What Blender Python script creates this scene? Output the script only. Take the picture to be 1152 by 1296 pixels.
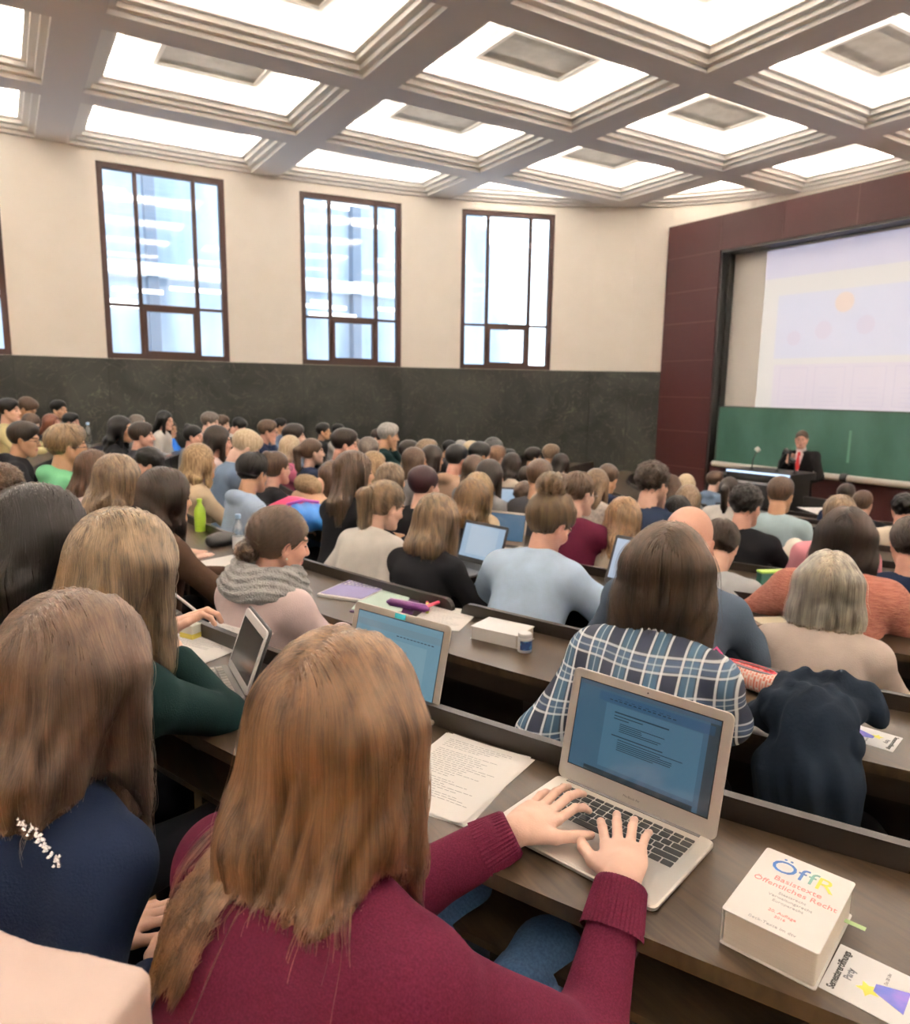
import bpy, math, random
import numpy as np
from mathutils import Vector, Matrix
random.seed(7)
RNG = np.random.RandomState(11)
PI = math.pi
for o in list(bpy.data.objects):
    bpy.data.objects.remove(o)
SC = bpy.context.scene
COL = SC.collection

# ---------------------------------------------------------------- camera (at the origin; z is measured from the eye)
FPX = 920.6
_p, _r, _y = [math.radians(a) for a in (9.486, 0.861, 31.752)]
_F = Vector((math.sin(_y)*math.cos(_p), math.cos(_y)*math.cos(_p), -math.sin(_p)))
_R0 = Vector((math.cos(_y), -math.sin(_y), 0.0))
_U0 = _R0.cross(_F)
_R = math.cos(_r)*_R0 + math.sin(_r)*_U0
_U = -math.sin(_r)*_R0 + math.cos(_r)*_U0
cam_data = bpy.data.cameras.new('camera')
cam = bpy.data.objects.new('camera', cam_data)
COL.objects.link(cam)
cam.matrix_world = Matrix(((_R.x, _U.x, -_F.x, 0), (_R.y, _U.y, -_F.y, 0), (_R.z, _U.z, -_F.z, 0), (0, 0, 0, 1)))
cam_data.sensor_fit = 'HORIZONTAL'
cam_data.sensor_width = 36.0
cam_data.lens = 36.0*FPX/1152.0
cam_data.clip_start = 0.05
cam_data.clip_end = 200
cam_data.dof.use_dof = True
cam_data.dof.focus_distance = 1.35
cam_data.dof.aperture_fstop = 6.3
SC.camera = cam

# ---------------------------------------------------------------- world, exposure
SC.view_settings.view_transform = 'Standard'
SC.view_settings.look = 'None'
SC.view_settings.gamma = 1.0
SC.view_settings.exposure = 1.12
W = bpy.data.worlds.new('daylight')
SC.world = W
W.use_nodes = True
_bg = W.node_tree.nodes['Background']
_bg.inputs[0].default_value = (0.80, 0.90, 1.0, 1)
_bg.inputs[1].default_value = 2.7
COVE_POWER = 26.0          # watts of each lamp hidden in the ceiling coves
COVE_COLOR = (1.0, 0.88, 0.76)

def ray(px, py):
    return _F + (px-576.0)/FPX*_R - (py-648.0)/FPX*_U
def at(px, py, z):
    d = ray(px, py)
    return d*(z/d.z)

# ---------------------------------------------------------------- materials
def mat(name, col, rough=0.6, metal=0.0, spec=0.5, col2=None, nscale=8.0, stretch=(1, 1, 1), bump=0.0, bscale=None,
        coat=0.0, sheen=0.0, emit=None, estr=0.0, detail=4.0, lo=0.35, hi=0.65, trans=0.0, alpha=1.0):
    m = bpy.data.materials.new(name)
    m.use_nodes = True
    nt = m.node_tree
    b = nt.nodes['Principled BSDF']
    b.inputs['Base Color'].default_value = (*col, 1)
    b.inputs['Roughness'].default_value = rough
    b.inputs['Metallic'].default_value = metal
    b.inputs['Specular IOR Level'].default_value = spec
    b.inputs['Coat Weight'].default_value = coat
    b.inputs['Sheen Weight'].default_value = sheen
    b.inputs['Transmission Weight'].default_value = trans
    if emit:
        b.inputs['Emission Color'].default_value = (*emit, 1)
        b.inputs['Emission Strength'].default_value = estr
    if col2 is not None or bump:
        tc = nt.nodes.new('ShaderNodeTexCoord')
        mp = nt.nodes.new('ShaderNodeMapping')
        mp.inputs['Scale'].default_value = stretch
        nt.links.new(tc.outputs['Object'], mp.inputs['Vector'])
        nz = nt.nodes.new('ShaderNodeTexNoise')
        nz.inputs['Scale'].default_value = nscale
        nz.inputs['Detail'].default_value = detail
        nt.links.new(mp.outputs[0], nz.inputs['Vector'])
        if col2 is not None:
            cr = nt.nodes.new('ShaderNodeValToRGB')
            cr.color_ramp.elements[0].position = lo
            cr.color_ramp.elements[0].color = (*col, 1)
            cr.color_ramp.elements[1].position = hi
            cr.color_ramp.elements[1].color = (*col2, 1)
            nt.links.new(nz.outputs['Fac'], cr.inputs[0])
            nt.links.new(cr.outputs[0], b.inputs['Base Color'])
        if bump:
            src = nz
            if bscale:
                src = nt.nodes.new('ShaderNodeTexNoise')
                src.inputs['Scale'].default_value = bscale
                nt.links.new(mp.outputs[0], src.inputs['Vector'])
            bp = nt.nodes.new('ShaderNodeBump')
            bp.inputs['Strength'].default_value = bump
            bp.inputs['Distance'].default_value = 0.01
            nt.links.new(src.outputs['Fac'], bp.inputs['Height'])
            nt.links.new(bp.outputs[0], b.inputs['Normal'])
    return m

def emitter(name, col, s):
    m = bpy.data.materials.new(name)
    m.use_nodes = True
    nt = m.node_tree
    nt.nodes.clear()
    e = nt.nodes.new('ShaderNodeEmission')
    e.inputs[0].default_value = (*col, 1)
    e.inputs[1].default_value = s
    o = nt.nodes.new('ShaderNodeOutputMaterial')
    nt.links.new(e.outputs[0], o.inputs[0])
    return m

def glass_mat(name, tint=(0.93, 0.96, 0.98), refl=0.08):
    m = bpy.data.materials.new(name)
    m.use_nodes = True
    nt = m.node_tree
    nt.nodes.clear()
    t = nt.nodes.new('ShaderNodeBsdfTransparent')
    t.inputs[0].default_value = (*tint, 1)
    g = nt.nodes.new('ShaderNodeBsdfGlossy')
    g.inputs['Roughness'].default_value = 0.03
    mx = nt.nodes.new('ShaderNodeMixShader')
    mx.inputs[0].default_value = refl
    o = nt.nodes.new('ShaderNodeOutputMaterial')
    nt.links.new(t.outputs[0], mx.inputs[1])
    nt.links.new(g.outputs[0], mx.inputs[2])
    nt.links.new(mx.outputs[0], o.inputs[0])
    return m

# ---------------------------------------------------------------- objects
def tag(o, label=None, cat=None, group=None, kind=None):
    if label: o['label'] = label
    if cat: o['category'] = cat
    if group: o['group'] = group
    if kind: o['kind'] = kind
    return o
def empty(name, loc=(0, 0, 0), rz=0.0, label=None, cat=None, group=None):
    o = bpy.data.objects.new(name, None)
    COL.objects.link(o)
    o.location = loc
    o.rotation_euler = (0, 0, rz)
    o.empty_display_size = 0.05
    return tag(o, label, cat, group)
def link(name, me, parent=None):
    o = bpy.data.objects.new(name, me)
    COL.objects.link(o)
    if parent is not None:
        o.parent = parent
    return o

class MB:
    """collects faces, then links them as one mesh object"""
    def __init__(s):
        s.v = []; s.f = []; s.m = []
    def add(s, vs, fs, mi=0, M=None):
        n = len(s.v)
        for v in vs:
            v = Vector(v)
            s.v.append(tuple(M @ v) if M is not None else tuple(v))
        for f in fs:
            s.f.append(tuple(i+n for i in f)); s.m.append(mi)
        return s
    def box(s, a, b, mi=0, M=None):
        x0, y0, z0 = a; x1, y1, z1 = b
        vs = [(x0,y0,z0),(x1,y0,z0),(x1,y1,z0),(x0,y1,z0),(x0,y0,z1),(x1,y0,z1),(x1,y1,z1),(x0,y1,z1)]
        return s.add(vs, [(0,3,2,1),(4,5,6,7),(0,1,5,4),(1,2,6,5),(2,3,7,6),(3,0,4,7)], mi, M)
    def prism(s, pts, z0, z1, mi=0, M=None):
        n = len(pts)
        vs = [(x, y, z0) for x, y in pts]+[(x, y, z1) for x, y in pts]
        fs = [tuple(range(n-1, -1, -1)), tuple(range(n, 2*n))]+[(i, (i+1) % n, n+(i+1) % n, n+i) for i in range(n)]
        return s.add(vs, fs, mi, M)
    def rbox(s, w, d, z0, z1, r, mi=0, M=None, n=5, bev=0.0):
        pts = rrect(w, d, r, n)
        if bev <= 0:
            return s.prism(pts, z0, z1, mi, M)
        q = rrect(w-2*bev, d-2*bev, max(r-bev, 0.0005), n)
        rings = [(q, z0), (pts, z0+bev), (pts, z1-bev), (q, z1)]
        vs = []; fs = []; k = len(pts)
        for P, z in rings:
            vs += [(x, y, z) for x, y in P]
        for j in range(3):
            fs += [(j*k+i, j*k+(i+1) % k, (j+1)*k+(i+1) % k, (j+1)*k+i) for i in range(k)]
        fs += [tuple(range(k-1, -1, -1)), tuple(range(3*k, 4*k))]
        return s.add(vs, fs, mi, M)
    def tube(s, path, r, n=8, mi=0, M=None, caps=True):
        path = [Vector(p) for p in path]
        rs = r if isinstance(r, (list, tuple)) else [r]*len(path)
        vs = []; fs = []
        prev = None
        for i, p in enumerate(path):
            t = (path[min(i+1, len(path)-1)]-path[max(i-1, 0)])
            t = t.normalized() if t.length > 1e-9 else Vector((0, 0, 1))
            if prev is None:
                prev = t.orthogonal().normalized()
            a = (prev-t*prev.dot(t)).normalized()
            prev = a
            b = t.cross(a)
            for k in range(n):
                an = 2*PI*k/n
                vs.append(p+a*rs[i]*math.cos(an)+b*rs[i]*math.sin(an))
        for i in range(len(path)-1):
            for k in range(n):
                fs.append((i*n+k, i*n+(k+1) % n, (i+1)*n+(k+1) % n, (i+1)*n+k))
        if caps:
            fs.append(tuple(range(n-1, -1, -1)))
            fs.append(tuple((len(path)-1)*n+k for k in range(n)))
        return s.add(vs, fs, mi, M)
    def lathe(s, prof, n=20, mi=0, M=None):
        vs = []; fs = []
        for r, z in prof:
            for k in range(n):
                a = 2*PI*k/n
                vs.append((r*math.cos(a), r*math.sin(a), z))
        for i in range(len(prof)-1):
            for k in range(n):
                fs.append((i*n+k, i*n+(k+1) % n, (i+1)*n+(k+1) % n, (i+1)*n+k))
        fs.append(tuple(range(n-1, -1, -1)))
        fs.append(tuple((len(prof)-1)*n+k for k in range(n)))
        return s.add(vs, fs, mi, M)
    def mesh(s, name, mats, smooth=False):
        me = bpy.data.meshes.new(name)
        me.from_pydata(s.v, [], s.f)
        for m in (mats if isinstance(mats, (list, tuple)) else [mats]):
            me.materials.append(m)
        me.polygons.foreach_set('material_index', s.m)
        if smooth:
            me.shade_smooth() if hasattr(me, 'shade_smooth') else None
            try: me.set_sharp_from_angle(angle=math.radians(38))
            except Exception: pass
        me.update()
        return me
    def obj(s, name, mats, parent=None, smooth=False):
        return link(name, s.mesh(name, mats, smooth), parent)
def rrect(w, d, r, n=5):
    pts = []
    for cx, cy, a0 in ((w/2-r, d/2-r, 0), (-w/2+r, d/2-r, 90), (-w/2+r, -d/2+r, 180), (w/2-r, -d/2+r, 270)):
        for i in range(n+1):
            a = math.radians(a0+90*i/n)
            pts.append((cx+r*math.cos(a), cy+r*math.sin(a)))
    return pts
def struct(name, mb, mats, smooth=False):
    return tag(mb.obj(name, mats, None, smooth), kind='structure')
def frame_at(p, yaw, tilt=0.0, roll=0.0):
    """matrix whose +y points along yaw (angle of +y from world +x), +z up"""
    return Matrix.Translation(Vector(p)) @ Matrix.Rotation(yaw-PI/2, 4, 'Z') @ Matrix.Rotation(tilt, 4, 'X') @ Matrix.Rotation(roll, 4, 'Y')

def text_obj(name, s, size, parent, M, m, extrude=0.0002, align='CENTER', bold=0.0, sx=1.0):
    cu = bpy.data.curves.new(name, 'FONT')
    cu.body = s
    cu.size = size
    cu.extrude = extrude
    cu.offset = bold
    cu.align_x = align
    cu.align_y = 'CENTER'
    cu.resolution_u = 3
    cu.materials.append(m)
    t_ = bpy.data.objects.new(name, cu)
    COL.objects.link(t_)
    bpy.context.view_layer.update()
    me = bpy.data.meshes.new_from_object(t_.evaluated_get(bpy.context.evaluated_depsgraph_get()))
    bpy.data.objects.remove(t_)
    me.name = name
    o = link(name, me, parent)
    o.matrix_local = M @ Matrix.Diagonal((sx, 1, 1, 1))
    return o
# ================================================================ the room
CEIL = 3.4
DADO = 0.41
M_plaster = mat('cream_plaster', (0.85, 0.80, 0.725), 0.85, col2=(0.87, 0.82, 0.75), nscale=3, bump=0.05, bscale=120)
M_ceil = mat('white_ceiling_paint', (0.92, 0.905, 0.88), 0.9)
M_beam = mat('grey_beam_paint', (0.80, 0.775, 0.775), 0.9)
M_frame = mat('brown_window_frame', (0.030, 0.012, 0.010), 0.5, spec=.25)
M_black = mat('black_lacquer', (0.012, 0.011, 0.011), 0.45)
M_glass = glass_mat('window_glass')

def stone_mat():
    m = bpy.data.materials.new('dark_green_stone')
    m.use_nodes = True
    nt = m.node_tree; L = nt.links
    b = nt.nodes['Principled BSDF']
    b.inputs['Roughness'].default_value = 0.34; b.inputs['Specular IOR Level'].default_value = 0.2
    tc = nt.nodes.new('ShaderNodeTexCoord')
    n1 = nt.nodes.new('ShaderNodeTexNoise'); n1.inputs['Scale'].default_value = 0.9; n1.inputs['Detail'].default_value = 9; n1.inputs['Distortion'].default_value = 1.6
    n2 = nt.nodes.new('ShaderNodeTexNoise'); n2.inputs['Scale'].default_value = 2.3; n2.inputs['Detail'].default_value = 12; n2.inputs['Distortion'].default_value = 2.5
    L.new(tc.outputs['Object'], n1.inputs['Vector']); L.new(tc.outputs['Object'], n2.inputs['Vector'])
    c1 = nt.nodes.new('ShaderNodeValToRGB')
    c1.color_ramp.elements[0].position = 0.3; c1.color_ramp.elements[0].color = (0.009, 0.0095, 0.009, 1)
    c1.color_ramp.elements[1].position = 0.72; c1.color_ramp.elements[1].color = (0.034, 0.036, 0.031, 1)
    c2 = nt.nodes.new('ShaderNodeValToRGB')
    c2.color_ramp.elements[0].position = 0.492; c2.color_ramp.elements[0].color = (0, 0, 0, 1)
    c2.color_ramp.elements[1].position = 0.512; c2.color_ramp.elements[1].color = (0, 0, 0, 1)
    e = c2.color_ramp.elements.new(0.502); e.color = (1, 1, 1, 1)
    L.new(n1.outputs['Fac'], c1.inputs[0]); L.new(n2.outputs['Fac'], c2.inputs[0])
    mx = nt.nodes.new('ShaderNodeMixRGB'); mx.inputs['Color2'].default_value = (0.12, 0.12, 0.09, 1)
    mu = nt.nodes.new('ShaderNodeMath'); mu.operation = 'MULTIPLY'
    L.new(c2.outputs[0], mu.inputs[0]); L.new(n1.outputs['Fac'], mu.inputs[1])
    L.new(mu.outputs[0], mx.inputs[0]); L.new(c1.outputs[0], mx.inputs['Color1'])
    L.new(mx.outputs[0], b.inputs['Base Color'])
    return m
M_stone = stone_mat()

# plan of the window wall: (x, y, is a window span to the next point)
def wline(az, base):
    return base
WP = [(-6.0, 12.42, 0), (-5.35, 12.42, 1), (-3.55, 12.42, 0), (-1.75, 12.42, 1), (0.17, 12.42, 0), (1.42, 12.45, 1), (3.26, 12.40, 0), (4.48, 12.33, 1),
      (6.28, 12.10, 0), (7.36, 11.80, 1), (9.02, 11.18, 0), (9.7, 10.80, 0), (10.3, 10.38, 0), (10.8, 9.93, 0), (11.25, 9.35, 0), (11.6, 8.75, 0), (11.85, 7.9, 0), (11.95, 7.0, 0)]
# smooth out the solid stretches
def densify(P):
    out = []
    for i in range(len(P)-1):
        a, b = P[i], P[i+1]
        out.append((a[0], a[1], a[2]))
    out.append(P[-1])
    return out
WP = densify(WP)
WTOP, WBOT, THK = 3.25, DADO, 0.32
mb_w = MB(); mb_d = MB()
def outn(a, b):
    d = Vector((b[0]-a[0], b[1]-a[1], 0)).normalized()
    return Vector((-d.y, d.x, 0))
for i in range(len(WP)-1):
    a, b = WP[i], WP[i+1]
    n = outn(a, b)*THK
    def slab(mb, z0, z1, off=0.0, th=None):
        t = n if th is None else n.normalized()*th
        o = n.normalized()*off
        A = Vector((a[0], a[1], 0))+o; B = Vector((b[0], b[1], 0))+o
        mb.prism([(A.x, A.y), (B.x, B.y), (B.x+t.x, B.y+t.y), (A.x+t.x, A.y+t.y)][::1], z0, z1)
    if a[2]:
        slab(mb_w, WTOP, CEIL+0.5)
    else:
        slab(mb_w, DADO, CEIL+0.5)
    slab(mb_w, -2.6, DADO, 0.02)
    slab(mb_d, -2.6, DADO-0.004, -0.035, 0.055)
struct('wall_left', mb_w, M_plaster)
# stone dado with fine slab joints
struct('wall_dado', mb_d, M_stone)
mb = MB()
for i in range(len(WP)-1):
    a, b = Vector(WP[i][:2]+(0,)), Vector(WP[i+1][:2]+(0,))
    n = outn(a, b); L_ = (b-a).length; k = max(1, round(L_/1.15))
    t = (b-a).normalized()
    for j in range(k):
        c = a+(b-a)*(j/k)-n*0.0372
        mb.add([c-t*0.003+Vector((0,0,-2.3)), c+t*0.003+Vector((0,0,-2.3)), c+t*0.003+Vector((0,0,DADO-.01)), c-t*0.003+Vector((0,0,DADO-.01))], [(0,1,2,3)])
struct('trim_1', mb, mat('dark_joint', (0.004, 0.004, 0.004), 0.9))

# windows
def window(n, a, b):
    A = Vector((a[0], a[1], 0)); B = Vector((b[0], b[1], 0))
    t = (B-A).normalized(); nn = outn(a, b); L_ = (B-A).length; H_ = WTOP-WBOT
    M = Matrix(((t.x, nn.x, 0, A.x), (t.y, nn.y, 0, A.y), (0, 0, 1, WBOT), (0, 0, 0, 1)))
    root = empty('window_%d' % n); root['kind'] = 'structure'
    f = MB(); y0, y1 = 0.02, 0.12
    fw = 0.085
    f.box((0, y0, 0), (L_, y1, fw), M=M); f.box((0, y0, H_-fw), (L_, y1, H_), M=M)
    f.box((0, y0, fw), (fw, y1, H_-fw), M=M); f.box((L_-fw, y0, fw), (L_, y1, H_-fw), M=M)
    x1, x2 = L_*0.285, L_*0.745
    zt = H_*0.285
    for x in (x1, x2):
        f.box((x-.028, y0+.01, fw), (x+.028, y1-.01, H_-fw), M=M)
    f.box((fw, y0+.012, zt-.02), (x1-.028, y1-.012, zt+.02), M=M)
    f.box((x2+.028, y0+.012, zt-.02), (L_-fw, y1-.012, zt+.02), M=M)
    f.box((x1+.028, y0+.012, zt-.03), (x2-.028, y1-.012, zt+.03), M=M)
    sash = MB()
    xa, xb, za, zb = x1+.028, x2-.028, fw, zt-.03
    w_ = 0.045
    sash.box((xa, y0-.01, za), (xa+w_, y1, zb), M=M); sash.box((xb-w_, y0-.01, za), (xb, y1, zb), M=M)
    sash.box((xa+w_, y0-.01, za), (xb-w_, y1, za+w_), M=M); sash.box((xa+w_, y0-.01, zb-w_), (xb-w_, y1, zb), M=M)
    f.obj('window_frame', M_frame, root)
    sash.obj('window_sash', M_frame, root)
    g = MB(); g.box((fw*.5, 0.066, fw*.5), (L_-fw*.5, 0.072, H_-fw*.5), M=M)
    g.obj('window_glass', M_glass, root)
k = 1
for i in range(len(WP)-1):
    if WP[i][2]:
        window(k, WP[i], WP[i+1]); k += 1

# other walls: the hall closes behind and beside the camera
X_BACK, Y_RIGHT = -6.0, -9.0
mb = MB(); mb.box((X_BACK-.3, Y_RIGHT, DADO), (X_BACK, 12.42, CEIL+.5)); struct('wall_back', mb, M_plaster)
mb = MB(); mb.box((X_BACK-.3, Y_RIGHT, -2.6), (X_BACK+.03, 12.42, DADO-.004)); struct('wall_back_dado', mb, M_stone)
mb = MB(); mb.box((X_BACK-.3, Y_RIGHT-.3, DADO), (12.3, Y_RIGHT, CEIL+.5)); struct('wall_right', mb, M_plaster)
mb = MB(); mb.box((X_BACK-.3, Y_RIGHT-.3, -2.6), (12.3, Y_RIGHT+.03, DADO-.004)); struct('wall_right_dado', mb, M_stone)
mb = MB(); mb.box((11.95, Y_RIGHT-.3, -2.6), (12.3, 7.2, CEIL+.5)); struct('wall_front', mb, M_plaster)

# ---------------------------------------------------------------- ceiling with coffers
U0, V0, PU, PV, CU, CV = 6.20, 1.086, 2.2, 3.025, 1.835, 2.597
plan = [(p[0], p[1]) for p in WP]
plan = [(X_BACK, 12.42)]+plan[1:]+[(11.95, Y_RIGHT), (X_BACK, Y_RIGHT)]   # clockwise seen from above
def clip(poly, a, n, d):
    """keep points with (p-a).n >= d"""
    out = []
    for i in range(len(poly)):
        p, q = poly[i], poly[(i+1) % len(poly)]
        sp = (p[0]-a[0])*n[0]+(p[1]-a[1])*n[1]-d
        sq = (q[0]-a[0])*n[0]+(q[1]-a[1])*n[1]-d
        if sp >= 0: out.append(p)
        if (sp >= 0) != (sq >= 0):
            t = sp/(sp-sq)
            out.append((p[0]+t*(q[0]-p[0]), p[1]+t*(q[1]-p[1])))
    return out
def inset(poly, d):
    out = poly
    for i in range(len(poly)):
        a, b = poly[i], poly[(i+1) % len(poly)]
        l = math.hypot(b[0]-a[0], b[1]-a[1])
        if l < 1e-4: continue
        n = (-(b[1]-a[1])/l, (b[0]-a[0])/l)
        out = clip(out, a, n, d)
        if len(out) < 3: return None
    q = []
    for p in out:
        if not q or math.hypot(p[0]-q[-1][0], p[1]-q[-1][1]) > 0.004: q.append(p)
    if len(q) > 2 and math.hypot(q[0][0]-q[-1][0], q[0][1]-q[-1][1]) < 0.004: q.pop()
    return q if len(q) > 2 else None
def resample(poly, n=48):
    """points at fixed directions from the centroid, so that rings of different insets join"""
    cx = sum(p[0] for p in poly)/len(poly); cy = sum(p[1] for p in poly)/len(poly)
    return cx, cy
STEPS = [(0.0, 0.0), (0.0, 0.05), (0.075, 0.05), (0.075, 0.10), (0.15, 0.10), (0.15, 0.155), (0.20, 0.155), (0.20, 0.175), (0.06, 0.19), (0.02, 0.345)]
cells = []
for iu in range(-7, 3):
    for iv in range(-3, 4):
        u0 = U0+iu*PU; v0 = V0+iv*PV
        poly = [(v0, u0), (v0+CV, u0), (v0+CV, u0+CU), (v0, u0+CU)]   # counter-clockwise
        for i in range(len(plan)):
            a, b = plan[i], plan[(i+1) % len(plan)]
            l = math.hypot(b[0]-a[0], b[1]-a[1])
            n = ((b[1]-a[1])/l, -(b[0]-a[0])/l)      # inward for a clockwise plan
            poly = clip(poly, a, n, 0.05)
            if len(poly) < 3: break
        if len(poly) < 3: continue
        q = inset(poly, 0.0)
        if not q or not inset(q, 0.30): continue
        cells.append((iu, iv, q))
mbc = MB()
# flat beam soffit around every coffer: build with bmesh triangulation of plan minus cells
import bmesh
bm = bmesh.new()
def ring(pts, z):
    vs = [bm.verts.new((x, y, z)) for x, y in pts]
    es = [bm.edges.new((vs[i], vs[(i+1) % len(vs)])) for i in range(len(vs))]
    return vs, es
es_all = ring([(p[0]+(0.05 if p[0] > 0 else -0.05), p[1]+(0.05 if p[1] > 0 else -0.05)) for p in plan], CEIL)[1]
for iu, iv, q in cells:
    es_all += ring(q, CEIL)[1]
bmesh.ops.triangle_fill(bm, edges=es_all, use_beauty=True, use_dissolve=False)
# drop triangles that fell inside a coffer
for f in list(bm.faces):
    c = f.calc_center_median()
    for iu, iv, q in cells:
        ins = all((q[(i+1) % len(q)][0]-q[i][0])*(c.y-q[i][1])-(q[(i+1) % len(q)][1]-q[i][1])*(c.x-q[i][0]) > 0 for i in range(len(q)))
        if ins:
            bm.faces.remove(f); break
for f in bm.faces: f.material_index = 1
for iu, iv, q in cells:
    prev = None; pz = 0
    rings_ = []
    for d, h in STEPS:
        r_ = inset(q, d) if d > 0 else q
        if r_ is None: break
        rings_.append((r_, CEIL+h))
    for j in range(len(rings_)-1):
        (A, za), (B, zb) = rings_[j], rings_[j+1]
        # join rings point by point after matching by nearest
        if len(A) == len(B):
            va = [bm.verts.new((x, y, za)) for x, y in A]; vb = [bm.verts.new((x, y, zb)) for x, y in B]
            # rotate B for best match
            best = min(range(len(B)), key=lambda s: sum(math.hypot(A[i][0]-B[(i+s) % len(B)][0], A[i][1]-B[(i+s) % len(B)][1]) for i in range(len(A))))
            for i in range(len(A)):
                try: bm.faces.new((va[i], va[(i+1) % len(A)], vb[(i+1+best) % len(B)], vb[(i+best) % len(B)]))
                except ValueError: pass
        else:
            big, small = (A, B) if len(A) >= len(B) else (B, A)
            zb_, zs_ = (za, zb) if big is A else (zb, za)
            vb_ = [bm.verts.new((x, y, zb_)) for x, y in big]; vs_ = [bm.verts.new((x, y, zs_)) for x, y in small]
            nr = [min(range(len(small)), key=lambda s: math.hypot(p[0]-small[s][0], p[1]-small[s][1])) for p in big]
            for i in range(len(big)):
                j2 = (i+1) % len(big)
                fs = [vb_[i], vb_[j2], vs_[nr[j2]]] + ([vs_[nr[i]]] if nr[i] != nr[j2] else [])
                try: bm.faces.new(fs)
                except ValueError: pass
    (T, zt) = rings_[-1]
    bm.faces.new([bm.verts.new((x, y, zt)) for x, y in T])
bmesh.ops.recalc_face_normals(bm, faces=bm.faces)
me = bpy.data.meshes.new('ceiling')
bm.to_mesh(me); bm.free()
me.materials.append(M_ceil); me.materials.append(M_beam)
tag(link('ceiling', me), kind='structure')
mb = MB(); mb.box((X_BACK-.3, Y_RIGHT-.3, CEIL+.40), (12.6, 13.0, CEIL+.5)); struct('roof', mb, M_ceil)

# lamps hidden behind the coffer lips, and the louvred light shaft in the middle of each full coffer
M_louvre = mat('grey_louvre', (0.50, 0.49, 0.45), 0.7, col2=(0.62, 0.61, 0.57), nscale=5)
M_trimw = mat('white_louvre_frame', (0.82, 0.80, 0.76), 0.6)
tn = 2
for iu, iv, q in cells:
    t_ = inset(q, 0.125)
    cx = sum(p[0] for p in t_)/len(t_); cy = sum(p[1] for p in t_)/len(t_)
    for i in range(len(t_)):
        a, b = t_[i], t_[(i+1) % len(t_)]
        l = math.hypot(b[0]-a[0], b[1]-a[1])
        if l < 0.25: continue
        ld = bpy.data.lights.new('cove_lamp', 'AREA')
        ld.shape = 'RECTANGLE'; ld.size = l*0.94; ld.size_y = 0.03
        ld.energy = COVE_POWER*l/2.2
        ld.color = COVE_COLOR
        lo = bpy.data.objects.new('cove_lamp', ld)
        COL.objects.link(lo)
        ax = Vector((b[0]-a[0], b[1]-a[1], 0)).normalized()
        zz = Vector((0, 0, -1.0))          # lamps shine along local -z: upwards
        yy = zz.cross(ax)
        lo.matrix_world = Matrix(((ax.x, yy.x, zz.x, (a[0]+b[0])/2), (ax.y, yy.y, zz.y, (a[1]+b[1])/2), (ax.z, yy.z, zz.z, CEIL+0.20), (0, 0, 0, 1)))
    full = len(q) == 4 and abs((q[2][0]-q[0][0])-CV) < .02 and abs((q[2][1]-q[0][1])-CU) < .02
    near_full = iu <= 1 and abs(max(p[0] for p in q)-min(p[0] for p in q)-CV) < .3
    if (full or near_full) and iu < 2:
        px, py = V0+iv*PV+CV/2, U0+iu*PU+CU/2
        w, d = 1.22, 0.78
        f = MB()
        z0, z1 = CEIL+0.285, CEIL+0.35
        f.box((px-w/2, py-d/2, z0), (px+w/2, py-d/2+.05, z1)); f.box((px-w/2, py+d/2-.05, z0), (px+w/2, py+d/2, z1))
        f.box((px-w/2, py-d/2+.05, z0), (px-w/2+.05, py+d/2-.05, z1)); f.box((px+w/2-.05, py-d/2+.05, z0), (px+w/2, py+d/2-.05, z1))
        root = empty('trim_%d' % tn); root['kind'] = 'structure'; tn += 1
        f.obj('louvre_frame', M_trimw, root)
        g = MB(); g.box((px-w/2+.05, py-d/2+.05, z0+.03), (px+w/2-.05, py+d/2-.05, z1-.005))
        g.obj('louvre_panel', M_louvre, root)

# ---------------------------------------------------------------- board wall (dark red portal, screen, green boards)
M_red = mat('dark_red_panel', (0.034, 0.0085, 0.0095), 0.5, spec=.3, col2=(0.046, 0.0125, 0.0125), nscale=60, stretch=(1, 1, 3))
M_seam = mat('panel_seam', (0.07, 0.03, 0.03), 0.6)
XB = 10.71
mb = MB()
mb.box((XB, 8.76, -2.4), (11.1, 9.95, 3.02)); mb.box((XB, -2.6, 2.44), (11.1, 8.76, 3.02)); mb.box((XB, -3.8, -2.4), (11.1, -2.6, 3.02))
struct('trim_42', mb, M_red)  # the dark red portal wall: two piers and a lintel around the screen
mb = MB()
for z in (2.44, 1.83, 1.27, 0.60, -0.06, -0.68, -1.34, -1.95):
    mb.box((XB-.003, 8.77, z-.006), (XB, 9.94, z+.006))
for y in (8.77, 7.58, 6.39, 5.2, 4.0, 2.8, 1.6, .4, -.8, -2.0):
    mb.box((XB-.003, y-.006, 2.45), (XB, y+.006, 3.01))
struct('trim_40', mb, M_seam)
mb = MB(); mb.box((XB+.02, 8.715, -2.4), (11.1, 8.76, 2.44)); mb.box((XB+.16, 8.67, -2.4), (XB+.2, 8.72, 2.44)); mb.box((XB+.02, -2.6, 2.40), (11.1, 8.715, 2.44))
struct('trim_41', mb, M_black)
mb = MB(); mb.box((XB+.05, -2.6, -2.4), (XB+.2, 8.70, -1.2)); struct('wall_board_base', mb, M_red)
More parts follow.
